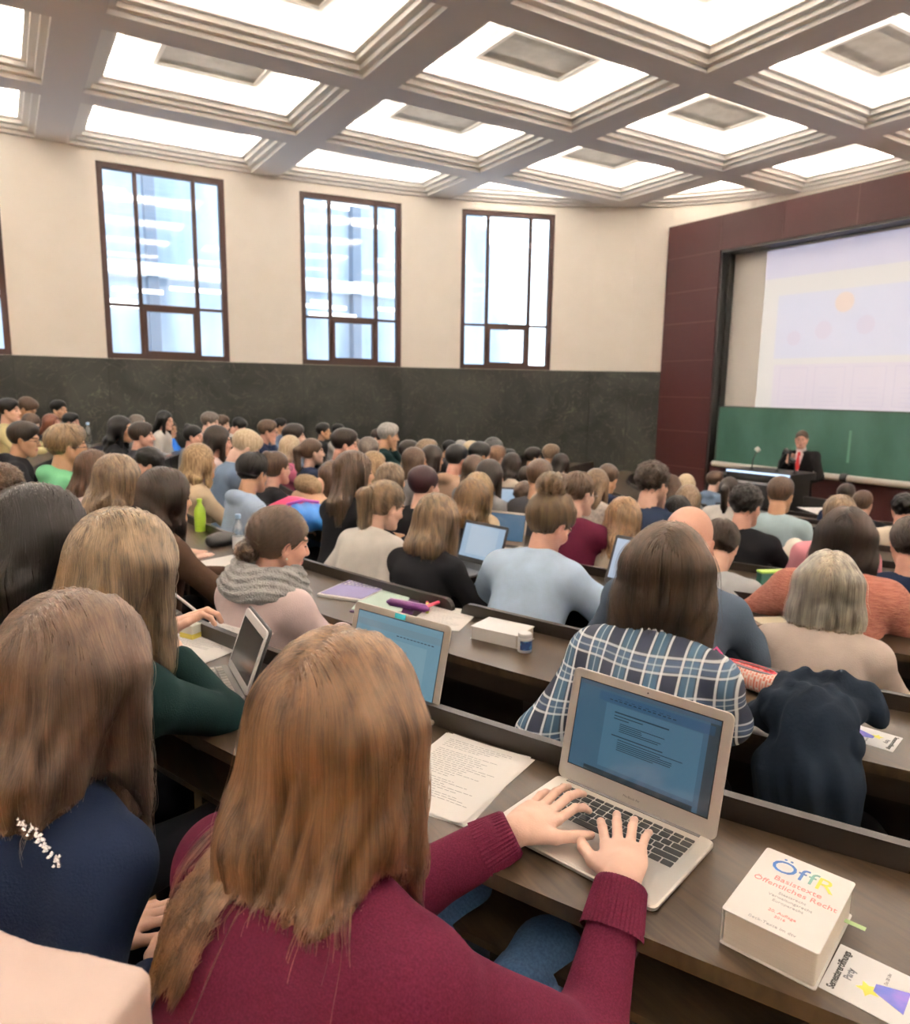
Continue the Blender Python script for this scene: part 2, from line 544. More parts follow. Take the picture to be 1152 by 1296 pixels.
# projection screen with the faint projected page
M_screen = mat('matt_projection_screen', (0.80, 0.76, 0.71), 0.9)
root = empty('projection_screen', (11.08, 3.0, 0), label='large white projection screen recessed in the dark red wall above the green board', cat='screen')
mb = MB(); mb.box((-.02, -5.6, -.5), (0, 5.72, 2.42)); mb.obj('screen_cloth', M_screen, root)
def pmat(n, c, s=0.9): return mat(n, (0.42, 0.41, 0.42), 0.9, emit=tuple(v**1.6 for v in c), estr=s*.34)
SY = 5.08   # local y of the picture's left edge
mb = MB(); mb.box((-.024, -4.0, -.36), (-.021, SY, 2.36)); mb.obj('projected_page', pmat('page_cream', (0.98, 0.97, 0.93), 0.62), root)
mb = MB(); mb.box((-.026, -4.0, 1.90), (-.0245, SY, 2.36)); mb.obj('projected_header', pmat('page_lilac', (0.80, 0.80, 0.98), 0.66), root)
mb = MB(); mb.box((-.026, -4.0, 0.60), (-.0245, SY-.28, 1.62)); mb.obj('projected_band', pmat('page_blue', (0.80, 0.84, 1.0), 0.70), root)
mb = MB(); mb.box((-.026, -4.0, -.22), (-.0245, SY-.30, 0.50)); mb.obj('projected_table', pmat('page_pink', (0.92, 0.86, 0.97), 0.64), root)
mb = MB()
for i in range(9):
    y1 = SY-.42-i*.62
    for a, b, c, d in ((y1-.5, y1, .44, .452), (y1-.5, y1, -.15, -.138), (y1-.5, y1-.488, -.15, .45), (y1-.012, y1, -.15, .45)):
        mb.box((-.0275, a, c), (-.0262, b, d))
    for j in range(4):
        mb.box((-.0275, y1-.40, .12-.07*j), (-.0262, y1-.1, .13-.07*j))
mb.obj('projected_columns', pmat('page_violet', (0.80, 0.74, 0.93), 0.62), root)
mb = MB()
for (yy, zz, rr) in ((SY-1.42, 1.42, .15), ):
    mb.prism([(rr*math.cos(a*PI/12), rr*math.sin(a*PI/12)) for a in range(24)], 0, .0015, M=Matrix(((0,0,-1,-.0262),(1,0,0,yy),(0,1,0,zz),(0,0,0,1))))
mb.obj('projected_disc', pmat('page_orange', (1.0, 0.80, 0.68), 0.66), root)
for (yy, zz, rr) in ((SY-.62, 0.92, .12), (SY-1.12, 1.02, .14), (SY-1.78, 1.06, .14)):
    mb = MB()
    mb.prism([(rr*math.cos(a*PI/12), rr*math.sin(a*PI/12)) for a in range(24)], 0, .0015, M=Matrix(((0,0,-1,-.0262),(1,0,0,yy),(0,1,0,zz),(0,0,0,1))))
    mb.obj('projected_circle', pmat('page_circle', (0.82, 0.78, 0.95), 0.66), root)
# green boards
M_green = mat('green_chalkboard', (0.024, 0.074, 0.054), 0.55, spec=.3, col2=(0.046, 0.112, 0.088), nscale=1.6, stretch=(1, 1, .5), detail=8)
M_chalk = mat('chalk_smear', (0.09, 0.19, 0.14), 0.8)
root = empty('chalkboard', (XB, 3.0, -.7), label='wide green chalkboard below the projection screen with a pale chalk smear', cat='chalkboard')
mb = MB(); mb.box((-.02, -5.5, -.52), (.02, 5.52, .48)); mb.obj('board_face', M_green, root)
mb = MB(); mb.box((-.024, -5.5, .48), (.024, 5.53, .50)); mb.box((-.024, 5.52, -.52), (.024, 5.545, .48)); mb.obj('board_edge', mat('board_edge_black', (.02, .03, .025), .5), root)
mb = MB(); mb.box((-.0215, 3.13, -.28), (-.0205, 3.17, .20)); mb.obj('chalk_smear', M_chalk, root)
M_rail = mat('pale_grey_rail', (0.60, 0.57, 0.52), 0.5)
root = empty('chalk_rail', (XB-.12, 3.0, -1.20), label='pale grey rounded rail along the foot of the green chalkboard', cat='rail')
for y0, y1 in ((3.16, 5.50), (-4.0, 3.06)):
    mb = MB(); mb.tube([(0, y0, 0), (0, y1, 0)], .05, 12); mb.obj('rail_section', M_rail, root, True)
mb = MB(); mb.tube([(0, 3.06, 0), (0, 3.16, 0)], .07, 12); mb.box((0, 3.08, -.03), (.12, 3.14, .03)); mb.obj('rail_joint', M_black, root)

# ---------------------------------------------------------------- outside the windows
M_out = mat('pale_blue_facade', (0.20, 0.27, 0.37), 0.5, col2=(0.40, 0.48, 0.58), nscale=0.5, stretch=(3, 1, .6), detail=6)
M_outd = mat('facade_dark_mullion', (0.12, 0.15, 0.20), 0.5)
M_outw = mat('facade_white', (0.9, 0.9, 0.9), 0.6)
M_tube = emitter('office_tube', (1.0, 0.97, 0.92), 2.2)
mb = MB()
mb.prism([(-14, -3.2), (14.4, -3.2), (13.96, 2.4), (12.86, 5.4), (9.4, 15.0), (-14, 15.0)], 0, .3, M=Matrix(((1,0,0,0),(0,0,1,19.5),(0,1,0,0),(0,0,0,1))))
o = struct('exterior_facade', mb, M_out)
mb = MB()
for i in range(9):
    x = -12.6+i*2.65
    mb.box((x-.12, 19.2, -3), (x+.12, 19.5, 12))
struct('exterior_facade_mullions', mb, M_outd)
mb = MB()
for z in (-.2, 2.6, 5.4, 8.2):
    mb.box((-14, 19.1, z), (11, 19.5, z+.28))
struct('exterior_facade_floors', mb, M_outw)
mb = MB()
rr = random.Random(5)
for i in range(120):
    x = rr.uniform(-12, 11.4); z = rr.choice([1.9, 2.2, 3.4, 4.3, 4.8, 6.2, 7.1, 7.6, 9.2])+rr.uniform(-.1, .1)
    w = rr.uniform(.5, 1.7)
    mb.box((x, 19.0, z), (x+w, 19.06, z+.09))
struct('exterior_office_lamps', mb, M_tube)
mb = MB(); mb.box((-20, 12.9, -4.2), (25, 40, -3.2)); struct('exterior_ground', mb, mat('outside_paving', (.85, .85, .85), .8))

# ---------------------------------------------------------------- tiered floor
M_parquet = mat('honey_parquet', (0.30, 0.17, 0.065), 0.4, col2=(0.40, 0.24, 0.10), nscale=6, stretch=(1, 8, 1))
CX, CY = 10.5, 5.5
HR = [12.2, 11.2, 10.1, 9.1, 8.15, 7.15, 6.15, 5.15, 4.2, 3.3]     # head radius of each row; row 0 is the photographer's
FL = [-1.44]+[-1.52-.078*(k-1) for k in range(1, 10)]
def pol(R, th, z=0.0):
    return Vector((CX+R*math.cos(th), CY+R*math.sin(th), z))
def arc(mb, R0, R1, z0, z1, t0, t1, n=48, mi=0):
    vs = []; fs = []
    for i in range(n+1):
        t = t0+(t1-t0)*i/n
        vs += [pol(R0, t, z0), pol(R1, t, z0), pol(R1, t, z1), pol(R0, t, z1)]
    for i in range(n):
        a = 4*i; b = a+4
        fs += [(a, b, b+1, a+1), (a+1, b+1, b+2, a+2), (a+2, b+2, b+3, a+3), (a+3, b+3, b, a)]
    fs += [(0, 1, 2, 3), (4*n+3, 4*n+2, 4*n+1, 4*n)]
    mb.add(vs, fs, mi)
mb = MB()
mb.box((X_BACK, Y_RIGHT, -2.6), (11.95, 12.4, -2.30))
struct('floor', mb, M_parquet)
mb = MB()
D = math.radians
for k in range(0, 10):
    Rin = HR[k]-.66
    Rout = HR[k-1]-.66 if k > 0 else 18.0
    zt = FL[k]
    # one flat ring step, clipped to the room
    n = 96
    vs = []; fs = []
    ta, tb = D(92), D(268)
    for i in range(n+1):
        t = ta+(tb-ta)*i/n
        row = []
        for R_ in (Rin, Rout):
            c, s = math.cos(t), math.sin(t)
            lim = R_
            if s > 0: lim = min(lim, (12.36-CY)/s)
            if s < 0: lim = min(lim, (Y_RIGHT+.02-CY)/s)
            if c < 0: lim = min(lim, (X_BACK+.02-CX)/c)
            row.append(lim)
        vs += [pol(row[0], t, -2.35), pol(row[0], t, zt), pol(row[1], t, zt), pol(row[1], t, -2.35)]
    for i in range(n):
        a = 4*i; b = a+4
        fs += [(a, a+1, b+1, b), (a+1, a+2, b+2, b+1)]
    mb.add(vs, fs)
struct('floor_tiers', mb, M_parquet)
# ================================================================ curved desk rows
def wood_dark():
    m = bpy.data.materials.new('dark_desk_wood')
    m.use_nodes = True
    nt = m.node_tree; L = nt.links
    b = nt.nodes['Principled BSDF']
    b.inputs['Roughness'].default_value = 0.33
    b.inputs['Specular IOR Level'].default_value = 0.30
    tc = nt.nodes.new('ShaderNodeTexCoord')
    mp = nt.nodes.new('ShaderNodeMapping'); mp.inputs['Scale'].default_value = (26, 2.2, 6); mp.inputs['Rotation'].default_value = (0, 0, math.radians(-22))
    n = nt.nodes.new('ShaderNodeTexNoise'); n.inputs['Scale'].default_value = 3.0; n.inputs['Detail'].default_value = 8; n.inputs['Distortion'].default_value = 0.6
    L.new(tc.outputs['Object'], mp.inputs['Vector']); L.new(mp.outputs[0], n.inputs['Vector'])
    c = nt.nodes.new('ShaderNodeValToRGB')
    c.color_ramp.elements[0].position = 0.3; c.color_ramp.elements[0].color = (0.018, 0.011, 0.0060, 1)
    c.color_ramp.elements[1].position = 0.75; c.color_ramp.elements[1].color = (0.052, 0.034, 0.019, 1)
    L.new(n.outputs['Fac'], c.inputs[0]); L.new(c.outputs[0], b.inputs['Base Color'])
    r = nt.nodes.new('ShaderNodeMapRange'); r.inputs[3].default_value = 0.26; r.inputs[4].default_value = 0.45
    L.new(n.outputs['Fac'], r.inputs[0]); L.new(r.outputs[0], b.inputs['Roughness'])
    return m
M_desk = wood_dark()
M_desk2 = mat('dark_edge_wood', (0.013, 0.009, 0.007), 0.4, spec=.3)
M_panel = mat('black_desk_panel', (0.006, 0.0055, 0.0055), 0.6, spec=.2)
DN = [h-.30 for h in HR]                # near edge radius of each desk
DZ = [f+.74 for f in FL]                # desk top height
DN[2] = 9.93; DZ[2] -= .012
ROW_T = {1: (141.2, 243), 2: (138, 243), 3: (132, 241), 4: (128, 239), 5: (122, 237), 6: (114, 235), 7: (112, 232), 8: (112, 230), 9: (118, 226)}
ROWLAB = {1: 'nearest dark wooden bench desk, the one carrying the open silver laptop and thick law book',
          2: 'second dark wooden bench desk, with the red pencil case and purple notebook on it',
          3: 'third dark wooden bench desk, with the pink and blue backpack on it',
          4: 'fourth dark wooden bench desk, with the green box lying on it',
          5: 'dark curved bench desk one row beyond the green box',
          6: 'dark curved bench desk where the light blue t-shirt sits',
          7: 'dark curved bench desk third from the lectern',
          8: 'dark curved bench desk second from the lectern',
          9: 'frontmost dark curved bench desk facing the lectern'}
for k in range(1, 10):
    t0, t1 = D(ROW_T[k][0]), D(ROW_T[k][1])
    Rn, Z = DN[k], DZ[k]
    root = empty('bench_desk', (0, 0, 0), label=ROWLAB[k], cat='desk', group='curved rows of bench desks')
    mb = MB(); arc(mb, Rn, Rn-.375, Z-.028, Z, t0, t1, 90); mb.obj('desk_top', M_desk, root)
    if k > 1:
        mb = MB(); arc(mb, Rn-.03, Rn-.05, Z-.10, Z-.028, t0, t1, 90); mb.obj('apron', M_desk2, root)
    else:
        mb = MB(); arc(mb, Rn-.01, Rn-.34, Z-.155, Z-.14, t0, t1, 90); mb.obj('shelf', M_desk, root)
    # raised lip with rounded segment ends: the low seat backs of the row in front
    seg = 2.35/Rn
    offs = {1: D(197.2), 2: D(185.6), 3: D(180)}.get(k, D(170+k))
    s = offs
    while s > t0: s -= seg
    while s < t1:
        a0, a1 = max(s+.012/Rn*2, t0), min(s+seg-.012/Rn*2, t1)
        if a1-a0 > .03:
            n = 40
            vs = []; fs = []
            ri, ro = Rn-.378, Rn-.400
            zb, ztp = Z-.40, Z+.045
            rad = .045
            for i in range(n+1):
                u = i/n
                # crowd samples towards the ends
                w = .5-.5*math.cos(PI*u)
                t = a0+(a1-a0)*w
                dist = min(t-a0, a1-t)*Rn
                top = ztp if dist > rad else ztp-rad+math.sqrt(max(rad*rad-(rad-dist)**2, 0))
                vs += [pol(ri, t, zb), pol(ri, t, top), pol(ro, t, top), pol(ro, t, zb)]
            for i in range(n):
                a = 4*i; b = a+4
                fs += [(a, b, b+1, a+1), (a+1, b+1, b+2, a+2), (a+2, b+2, b+3, a+3), (a+3, b+3, b, a)]
            fs += [(0, 1, 2, 3), (4*n+3, 4*n+2, 4*n+1, 4*n)]
            mb = MB(); mb.add(vs, fs); mb.obj('back_board', M_desk2, root)
        s += seg
    mb = MB(); arc(mb, Rn-.36, Rn-.372, FL[k]+.02, Z-.03, t0, t1, 90); mb.obj('modesty_panel', M_panel, root)
    step = 1.18/Rn
    t = t0+.05
    while t < t1:
        c, s_ = math.cos(t), math.sin(t)
        M = Matrix.Translation(pol(Rn-.14, t, 0)) @ Matrix.Rotation(t, 4, 'Z')
        mb = MB(); mb.box((-.025, -.018, FL[k]), (.025, .018, Z-.03), M=M); mb.box((-.20, -.014, FL[k]), (.12, .014, FL[k]+.03), M=M)
        mb.obj('leg', M_black, root)
        t += step
# ================================================================ figures: smooth surfaces from signed distances
F32 = np.float32
def V(*a): return np.array(a, dtype=np.float64)
def n_(v): return v/np.linalg.norm(v)
def smin(a, b, k):
    if k <= 0: return np.minimum(a, b)
    h = np.clip(.5+.5*(b-a)/k, 0, 1)
    return b+(a-b)*h-k*h*(1-h)
def smax(a, b, k): return -smin(-a, -b, k)
def rc(P, a, b, ra, rb):
    ab = b-a
    pa = P-a.astype(P.dtype)
    h = np.clip((pa@ab.astype(P.dtype))/(ab@ab), 0, 1)
    d = pa-h[:, None]*ab.astype(P.dtype)
    return np.sqrt((d*d).sum(1))-(ra+(rb-ra)*h)
def el(P, c, r, R=None):
    q = P-np.asarray(c, dtype=P.dtype)
    if R is not None: q = q@R.astype(P.dtype)
    r = np.asarray(r, dtype=P.dtype)
    k0 = np.sqrt(((q/r)**2).sum(1)); k1 = np.sqrt(((q/(r*r))**2).sum(1))+1e-9
    return k0*(k0-1)/k1
def surfnet(fn, lo, hi, h):
    """naive surface nets of fn over a box"""
    lo = np.array(lo); hi = np.array(hi)
    n = np.maximum(((hi-lo)/h).astype(int)+1, 3)
    ax = [(lo[i]+h*np.arange(n[i])).astype(F32) for i in range(3)]
    G = np.stack(np.meshgrid(*ax, indexing='ij'), -1).reshape(-1, 3)
    vol = np.empty(len(G), F32)
    for s in range(0, len(G), 400000):
        vol[s:s+400000] = fn(G[s:s+400000])
    vol = vol.reshape(n)
    S = vol < 0
    c = n-1
    cnt = np.zeros(c, np.int8)
    for dx in (0, 1):
        for dy in (0, 1):
            for dz in (0, 1):
                cnt += S[dx:dx+c[0], dy:dy+c[1], dz:dz+c[2]]
    act = (cnt > 0) & (cnt < 8)
    idx = -np.ones(c, np.int64)
    I = np.argwhere(act)
    idx[act] = np.arange(len(I))
    acc = np.zeros((len(I), 3)); m = np.zeros(len(I))
    cor = [(0,0,0),(1,0,0),(0,1,0),(1,1,0),(0,0,1),(1,0,1),(0,1,1),(1,1,1)]
    for a in range(8):
        for b in range(a+1, 8):
            A, B = np.array(cor[a]), np.array(cor[b])
            if abs(A-B).sum() != 1: continue
            va = vol[I[:,0]+A[0], I[:,1]+A[1], I[:,2]+A[2]]; vb = vol[I[:,0]+B[0], I[:,1]+B[1], I[:,2]+B[2]]
            x = (va < 0) != (vb < 0)
            t = np.where(x, va/np.where(x, va-vb, 1), 0)
            acc += np.where(x[:, None], A+(B-A)*t[:, None], 0); m += x
    P = lo+(I+acc/m[:, None])*h
    F = []
    for d in range(3):
        e, f = (d+1) % 3, (d+2) % 3
        sl0 = [slice(None)]*3; sl1 = [slice(None)]*3
        sl0[d] = slice(0, n[d]-1); sl1[d] = slice(1, n[d])
        s0, s1 = S[tuple(sl0)], S[tuple(sl1)]
        ch = np.argwhere(s0 != s1)
        ok = (ch[:, e] > 0) & (ch[:, f] > 0) & (ch[:, e] < n[e]-1) & (ch[:, f] < n[f]-1)
        ch = ch[ok]
        if len(ch) == 0: continue
        def at_(de, df):
            q = ch.copy(); q[:, e] -= de; q[:, f] -= df
            return idx[q[:, 0], q[:, 1], q[:, 2]]
        Q = np.stack([at_(1, 1), at_(0, 1), at_(0, 0), at_(1, 0)], 1)
        flip = ~s0[ch[:, 0], ch[:, 1], ch[:, 2]]
        Q[flip] = Q[flip][:, ::-1]
        F.append(Q)
    F = np.concatenate(F) if F else np.zeros((0, 4), int)
    F = F[(F >= 0).all(1)]
    return P, F
def merge(parts):
    Ps = []; Fs = []; k = 0
    for P, F in parts:
        Ps.append(P); Fs.append(F+k); k += len(P)
    return np.concatenate(Ps), np.concatenate(Fs)
def npmesh(name, P, F, mats, mi=None):
    me = bpy.data.meshes.new(name)
    me.vertices.add(len(P)); me.vertices.foreach_set('co', np.asarray(P, F32).ravel())
    me.loops.add(len(F)*4); me.loops.foreach_set('vertex_index', np.asarray(F, np.int32).ravel())
    me.polygons.add(len(F))
    me.polygons.foreach_set('loop_start', np.arange(len(F), dtype=np.int32)*4)
    me.polygons.foreach_set('loop_total', np.full(len(F), 4, np.int32))
    for m in mats: me.materials.append(m)
    if mi is not None: me.polygons.foreach_set('material_index', np.asarray(mi, np.int32))
    me.update(calc_edges=True)
    me.polygons.foreach_set('use_smooth', np.ones(len(F), bool))
    me.validate()
    return me
def rotx(a): c, s = math.cos(a), math.sin(a); return np.array([[1,0,0],[0,c,-s],[0,s,c]])
def roty(a): c, s = math.cos(a), math.sin(a); return np.array([[c,0,s],[0,1,0],[-s,0,c]])
def rotz(a): c, s = math.cos(a), math.sin(a); return np.array([[c,-s,0],[s,c,0],[0,0,1]])
rad = math.radians

# ---- head, in its own frame: origin mid head, +y face, +z crown (crown at .118, chin at -.122)
def head_sdf(Q, male=False, fine=True, eyes=True):
    d = el(Q, (0, -.014, .028), (.076, .096, .090))
    d = smin(d, el(Q, (0, .030, -.040), (.056, .062, .078)), .03)
    d = smin(d, rc(Q, V(-.020, .068, -.098), V(.020, .068, -.098), .019 if male else .016, .019 if male else .016), .03)
    jr = .021 if male else .016
    for s in (-1, 1):
        d = smin(d, rc(Q, V(s*.054, .006, -.052), V(s*.024, .062, -.100), jr, jr), .03)
        d = smin(d, el(Q, (s*.040, .058, -.028), (.026, .030, .026)), .02)
    d = smin(d, rc(Q, V(-.034, .082, .022), V(.034, .082, .022), .011, .011), .02)
    d = smin(d, rc(Q, V(0, .088, .012), V(0, .108, -.030), .008, .0125), .014)
    for s in (-1, 1):
        d = smin(d, el(Q, (s*.011, .100, -.034), (.008, .010, .008)), .008)
        d = smax(d, -el(Q, (s*.031, .102, .000), (.017, .020, .012)), .012)
    d = smin(d, el(Q, (0, .088, -.060), (.024, .012, .0062)), .006)
    d = smin(d, el(Q, (0, .087, -.071), (.020, .012, .0068)), .006)
    if eyes:
        for s in (-1, 1):
            d = np.minimum(d, el(Q, (s*.031, .079, -.001), (.0125, .0125, .0125)))
    for s in (-1, 1):
        Re = roty(s*.25)@rotz(-s*.35)
        e = el(Q, (s*.080, -.004, -.014), (.010, .019, .031), Re)
        e = smax(e, -el(Q, (s*.089, .001, -.011), (.007, .010, .019), Re), .006)
        d = smin(d, e, .008)
    return d
def head_mat(Pl):
    """slots: 0 skin, 1 lips, 2 eyes, 3 brow"""
    x, y, z = Pl[:, 0], Pl[:, 1], Pl[:, 2]
    mi = np.zeros(len(Pl), int)
    ax = np.abs(x)
    lip = (ax < .022) & (y > .085) & (z < -.0555+.0) & (z > -.0775) & ((ax/.022)**2+((z+.0665)/.0115)**2 < 1)
    eye = (((ax-.031)/.0125)**2+((z+.001)/.0058)**2 < 1) & (y > .07)
    brow = (np.abs(z-.024-.10*(ax-.030)*0) < .0042) & (ax > .014) & (ax < .049) & (y > .06)
    mi[lip] = 1; mi[eye] = 2; mi[brow] = 3
    return mi

# ---- hand frame: origin wrist, +y to the fingers, +z back of the hand; s=+1 right hand (thumb at -x)
def hand_segs(s, curl, spread=.0, thumb=0.0, lift=(0, 0, 0, 0)):
    segs = []
    base = [(-.030, .088, .000), (-.010, .094, .003), (.011, .090, .001), (.029, .080, -.003)]
    ln = [(.043, .026, .021), (.048, .030, .022), (.045, .028, .021), (.035, .022, .019)]
    rr_ = [(.0095, .0083, .0074, .0064), (.0098, .0086, .0076, .0066), (.0092, .0081, .0072, .0062), (.0082, .0072, .0064, .0056)]
    for i in range(4):
        p = V(s*base[i][0], base[i][1], base[i][2])
        yaw = s*(-.10+.075*i+(i-1.5)*spread)
        pit = lift[i]+(.10-curl[i]*.35)
        for j in range(3):
            d = V(math.sin(yaw)*math.cos(pit), math.cos(yaw)*math.cos(pit), math.sin(pit))
            q = p+d*ln[i][j]
            segs.append((p, q, rr_[i][j], rr_[i][j+1]))
            p = q
            pit -= curl[i]*(.75 if j == 0 else .6)
    t0 = V(-s*.022, .022, -.006); t1 = V(-s*(.050-.004*thumb), .052, -.008)
    t2 = t1+.038*n_(V(-s*(.55-.6*thumb), .86, .0)); t3 = t2+.030*n_(V(-s*(.35-.8*thumb), .95, -.10))
    segs += [(t0, t1, .016, .0125), (t1, t2, .0120, .0098), (t2, t3, .0098, .0080)]
    return segs
def hand_sdf(Q, s, segs, fore=None):
    fo = V(0, -1, 0) if fore is None else n_(fore)
    d = rc(Q, fo*.062, V(0, .0, 0), .027, .0245)
    d = smin(d, rc(Q, V(0, 0, 0), V(0, .03, 0), .0245, .024), .012)
    q2 = Q*np.array([1, 1, 1.25], Q.dtype)
    d = smin(d, el(Q, (0, .045, -.001), (.040, .050, .0155)), .018)
    for x, y in ((-.030, .080), (-.010, .086), (.011, .083), (.028, .074)):
        d = smin(d, rc(Q, V(s*x*.6, .02, .002), V(s*x, y, .001), .011, .0105), .010)
    fingers = None
    for i in range(0, 12, 3):
        f = None
        for a, b, ra, rb in segs[i:i+3]:
            g = rc(Q, a, b, ra, rb)
            f = g if f is None else smin(f, g, .003)
        fingers = f if fingers is None else np.minimum(fingers, f)
    th = None
    for a, b, ra, rb in segs[12:]:
        g = rc(Q, a, b, ra, rb)
        th = g if th is None else smin(th, g, .006)
    d = smin(d, fingers, .006)
    return smin(d, th, .010)
def basis(y, z):
    y = n_(y); x = n_(np.cross(y, z)); z = np.cross(x, y)
    return np.stack([x, y, z], 1)          # columns

class Pose:
    """seated figure: own frame has the hips at (0,0,.53), +y forward"""
    def __init__(s, male=False, lean=16, turn=0, pitch=6, roll=0, arms='desk', w=1.0, head_fwd=.02, bend=10, hands=None, elbows=None, tall=0.0, sh_turn=0):
        s.male = male; s.w = w*(1.10 if male else 1.0)
        a = rad(lean)
        Rl = rotz(rad(sh_turn))@rotx(-a)
        o = V(0, 0, .53)
        def L(x, y, z): return o+Rl@(V(x, y, z)-o)
        s.L = L
        Rn = rotx(-rad(lean*.55+bend*.5))
        s.hip = o
        s.waist = L(0, .0, .70+tall*.4); s.chest = L(0, .005, .88+tall*.8)
        s.neck0 = L(0, -.005, 1.005+tall)
        sw = .158*s.w
        s.sh = [L(-sw, .0, .955+tall), L(sw, .0, .955+tall)]
        s.traps = [L(-sw*.5, -.008, .985+tall), L(sw*.5, -.008, .985+tall)]
        s.up = Rl@V(0, 0, 1)
        s.fw = Rl@V(0, 1, 0)
        nd = n_(Rn@V(0, .15, 1))
        s.neck1 = s.neck0+nd*.085
        s.Rh = rotz(rad(turn))@rotx(-rad(pitch))@roty(rad(roll))
        s.hc = s.neck1+s.Rh@V(0, head_fwd, .100)
        s.Rl = Rl
        # arms
        dz = .755
        if elbows is None:
            ex = .25*s.w
            if arms == 'desk': elbows = [V(-ex, .24, dz), V(ex, .24, dz)]
            elif arms == 'lap': elbows = [V(-ex*.95, .06, .72), V(ex*.95, .06, .72)]
            elif arms == 'chin': elbows = [V(-ex, .24, dz), V(ex*.7, .34, dz+.02)]
            elif arms == 'wide': elbows = [V(-ex*1.25, .28, dz), V(ex*1.25, .28, dz)]
        if hands is None:
            if arms == 'desk': hands = [V(-.09, .44, dz), V(.09, .44, dz)]
            elif arms == 'lap': hands = [V(-.09, .28, .62), V(.09, .28, .62)]
            elif arms == 'chin':
                ch = s.hc+s.Rh@V(.02, .075, -.155)
                hands = [V(-.06, .42, dz), ch]
            elif arms == 'wide': hands = [V(-.10, .46, dz), V(.10, .46, dz)]
        s.el = elbows; s.wr = hands
        s.arms = arms
        s.hr = []
        for i in (0, 1):
            fd = n_(s.wr[i]-s.el[i])
            if arms == 'chin' and i == 1: fd = n_(fd*.5+V(0, .1, .8)); upv = V(.3, .9, .2)
            else: fd = n_(V(fd[0]*.6, fd[1]+.3, -.05)); upv = V(0, 0, 1)
            s.hr.append(basis(fd, upv))
    def top(s):
        a = s.hc+s.Rh@V(0, -.020, .030)
        return V(a[0], a[1], a[2]+.097)
    def torso(s, P, inf=0.0, flare=0.0):
        w = s.w
        R = s.Rl
        d = el(P, s.hip+V(0, -.01, .02), (.175*w+inf+flare, .125+inf+flare, .12+inf))
        d = smin(d, el(P, s.waist, (.140*w+inf+flare*.6, .100+inf+flare*.6, .15), R), .08)
        d = smin(d, el(P, s.chest, (.158*w+inf, .108+inf+(.0 if s.male else .006), .155+inf), R), .08)
        for i in (0, 1):
            d = smin(d, rc(P, s.chest+s.up*.05, s.sh[i], .075+inf, .056+inf*.8), .06)
            d = smin(d, rc(P, s.neck0-s.up*.01, s.traps[i], .048+inf*.7, .044+inf*.7), .04)
            d = smin(d, rc(P, s.traps[i], s.sh[i], .044+inf*.7, .050+inf*.7), .04)
        return d
    def arm(s, P, i, inf=0.0, part=1.0, g=1.0):
        d = smin(rc(P, s.sh[i], s.el[i], .052*g+inf, .040*g+inf), rc(P, s.el[i], s.el[i]+(s.wr[i]-s.el[i])*part, .040*g+inf, .028*g+inf+(1-part)*.01), .03)
        return d
    def neck(s, P, inf=0.0):
        r = .054 if s.male else .046
        return smin(rc(P, s.neck0-s.up*.03, s.neck1+s.Rh@V(0, -.012, .02), r+.012+inf, r+inf), 9e9, 0)
    def q(s, P): return (P-s.hc.astype(P.dtype))@s.Rh.astype(P.dtype)
    def skin(s, P, head=True, eyes=True):
        d = s.neck(P)
        if head: d = smin(d, head_sdf(s.q(P), s.male, eyes=eyes), .018)
        return d

def folds(P, amp, seed=0, f=1.0):
    r = np.random.RandomState(seed)
    o = np.zeros(len(P), P.dtype)
    for i in range(7):
        k = r.normal(size=3); k = k/np.linalg.norm(k)*(14+16*r.rand())*f
        ph = r.rand()*6.28
        m = r.normal(size=3)*6
        o += np.sin(P@k.astype(P.dtype)+ph+1.3*np.sin(P@m.astype(P.dtype)+ph))
    return o*(amp/7*1.6)

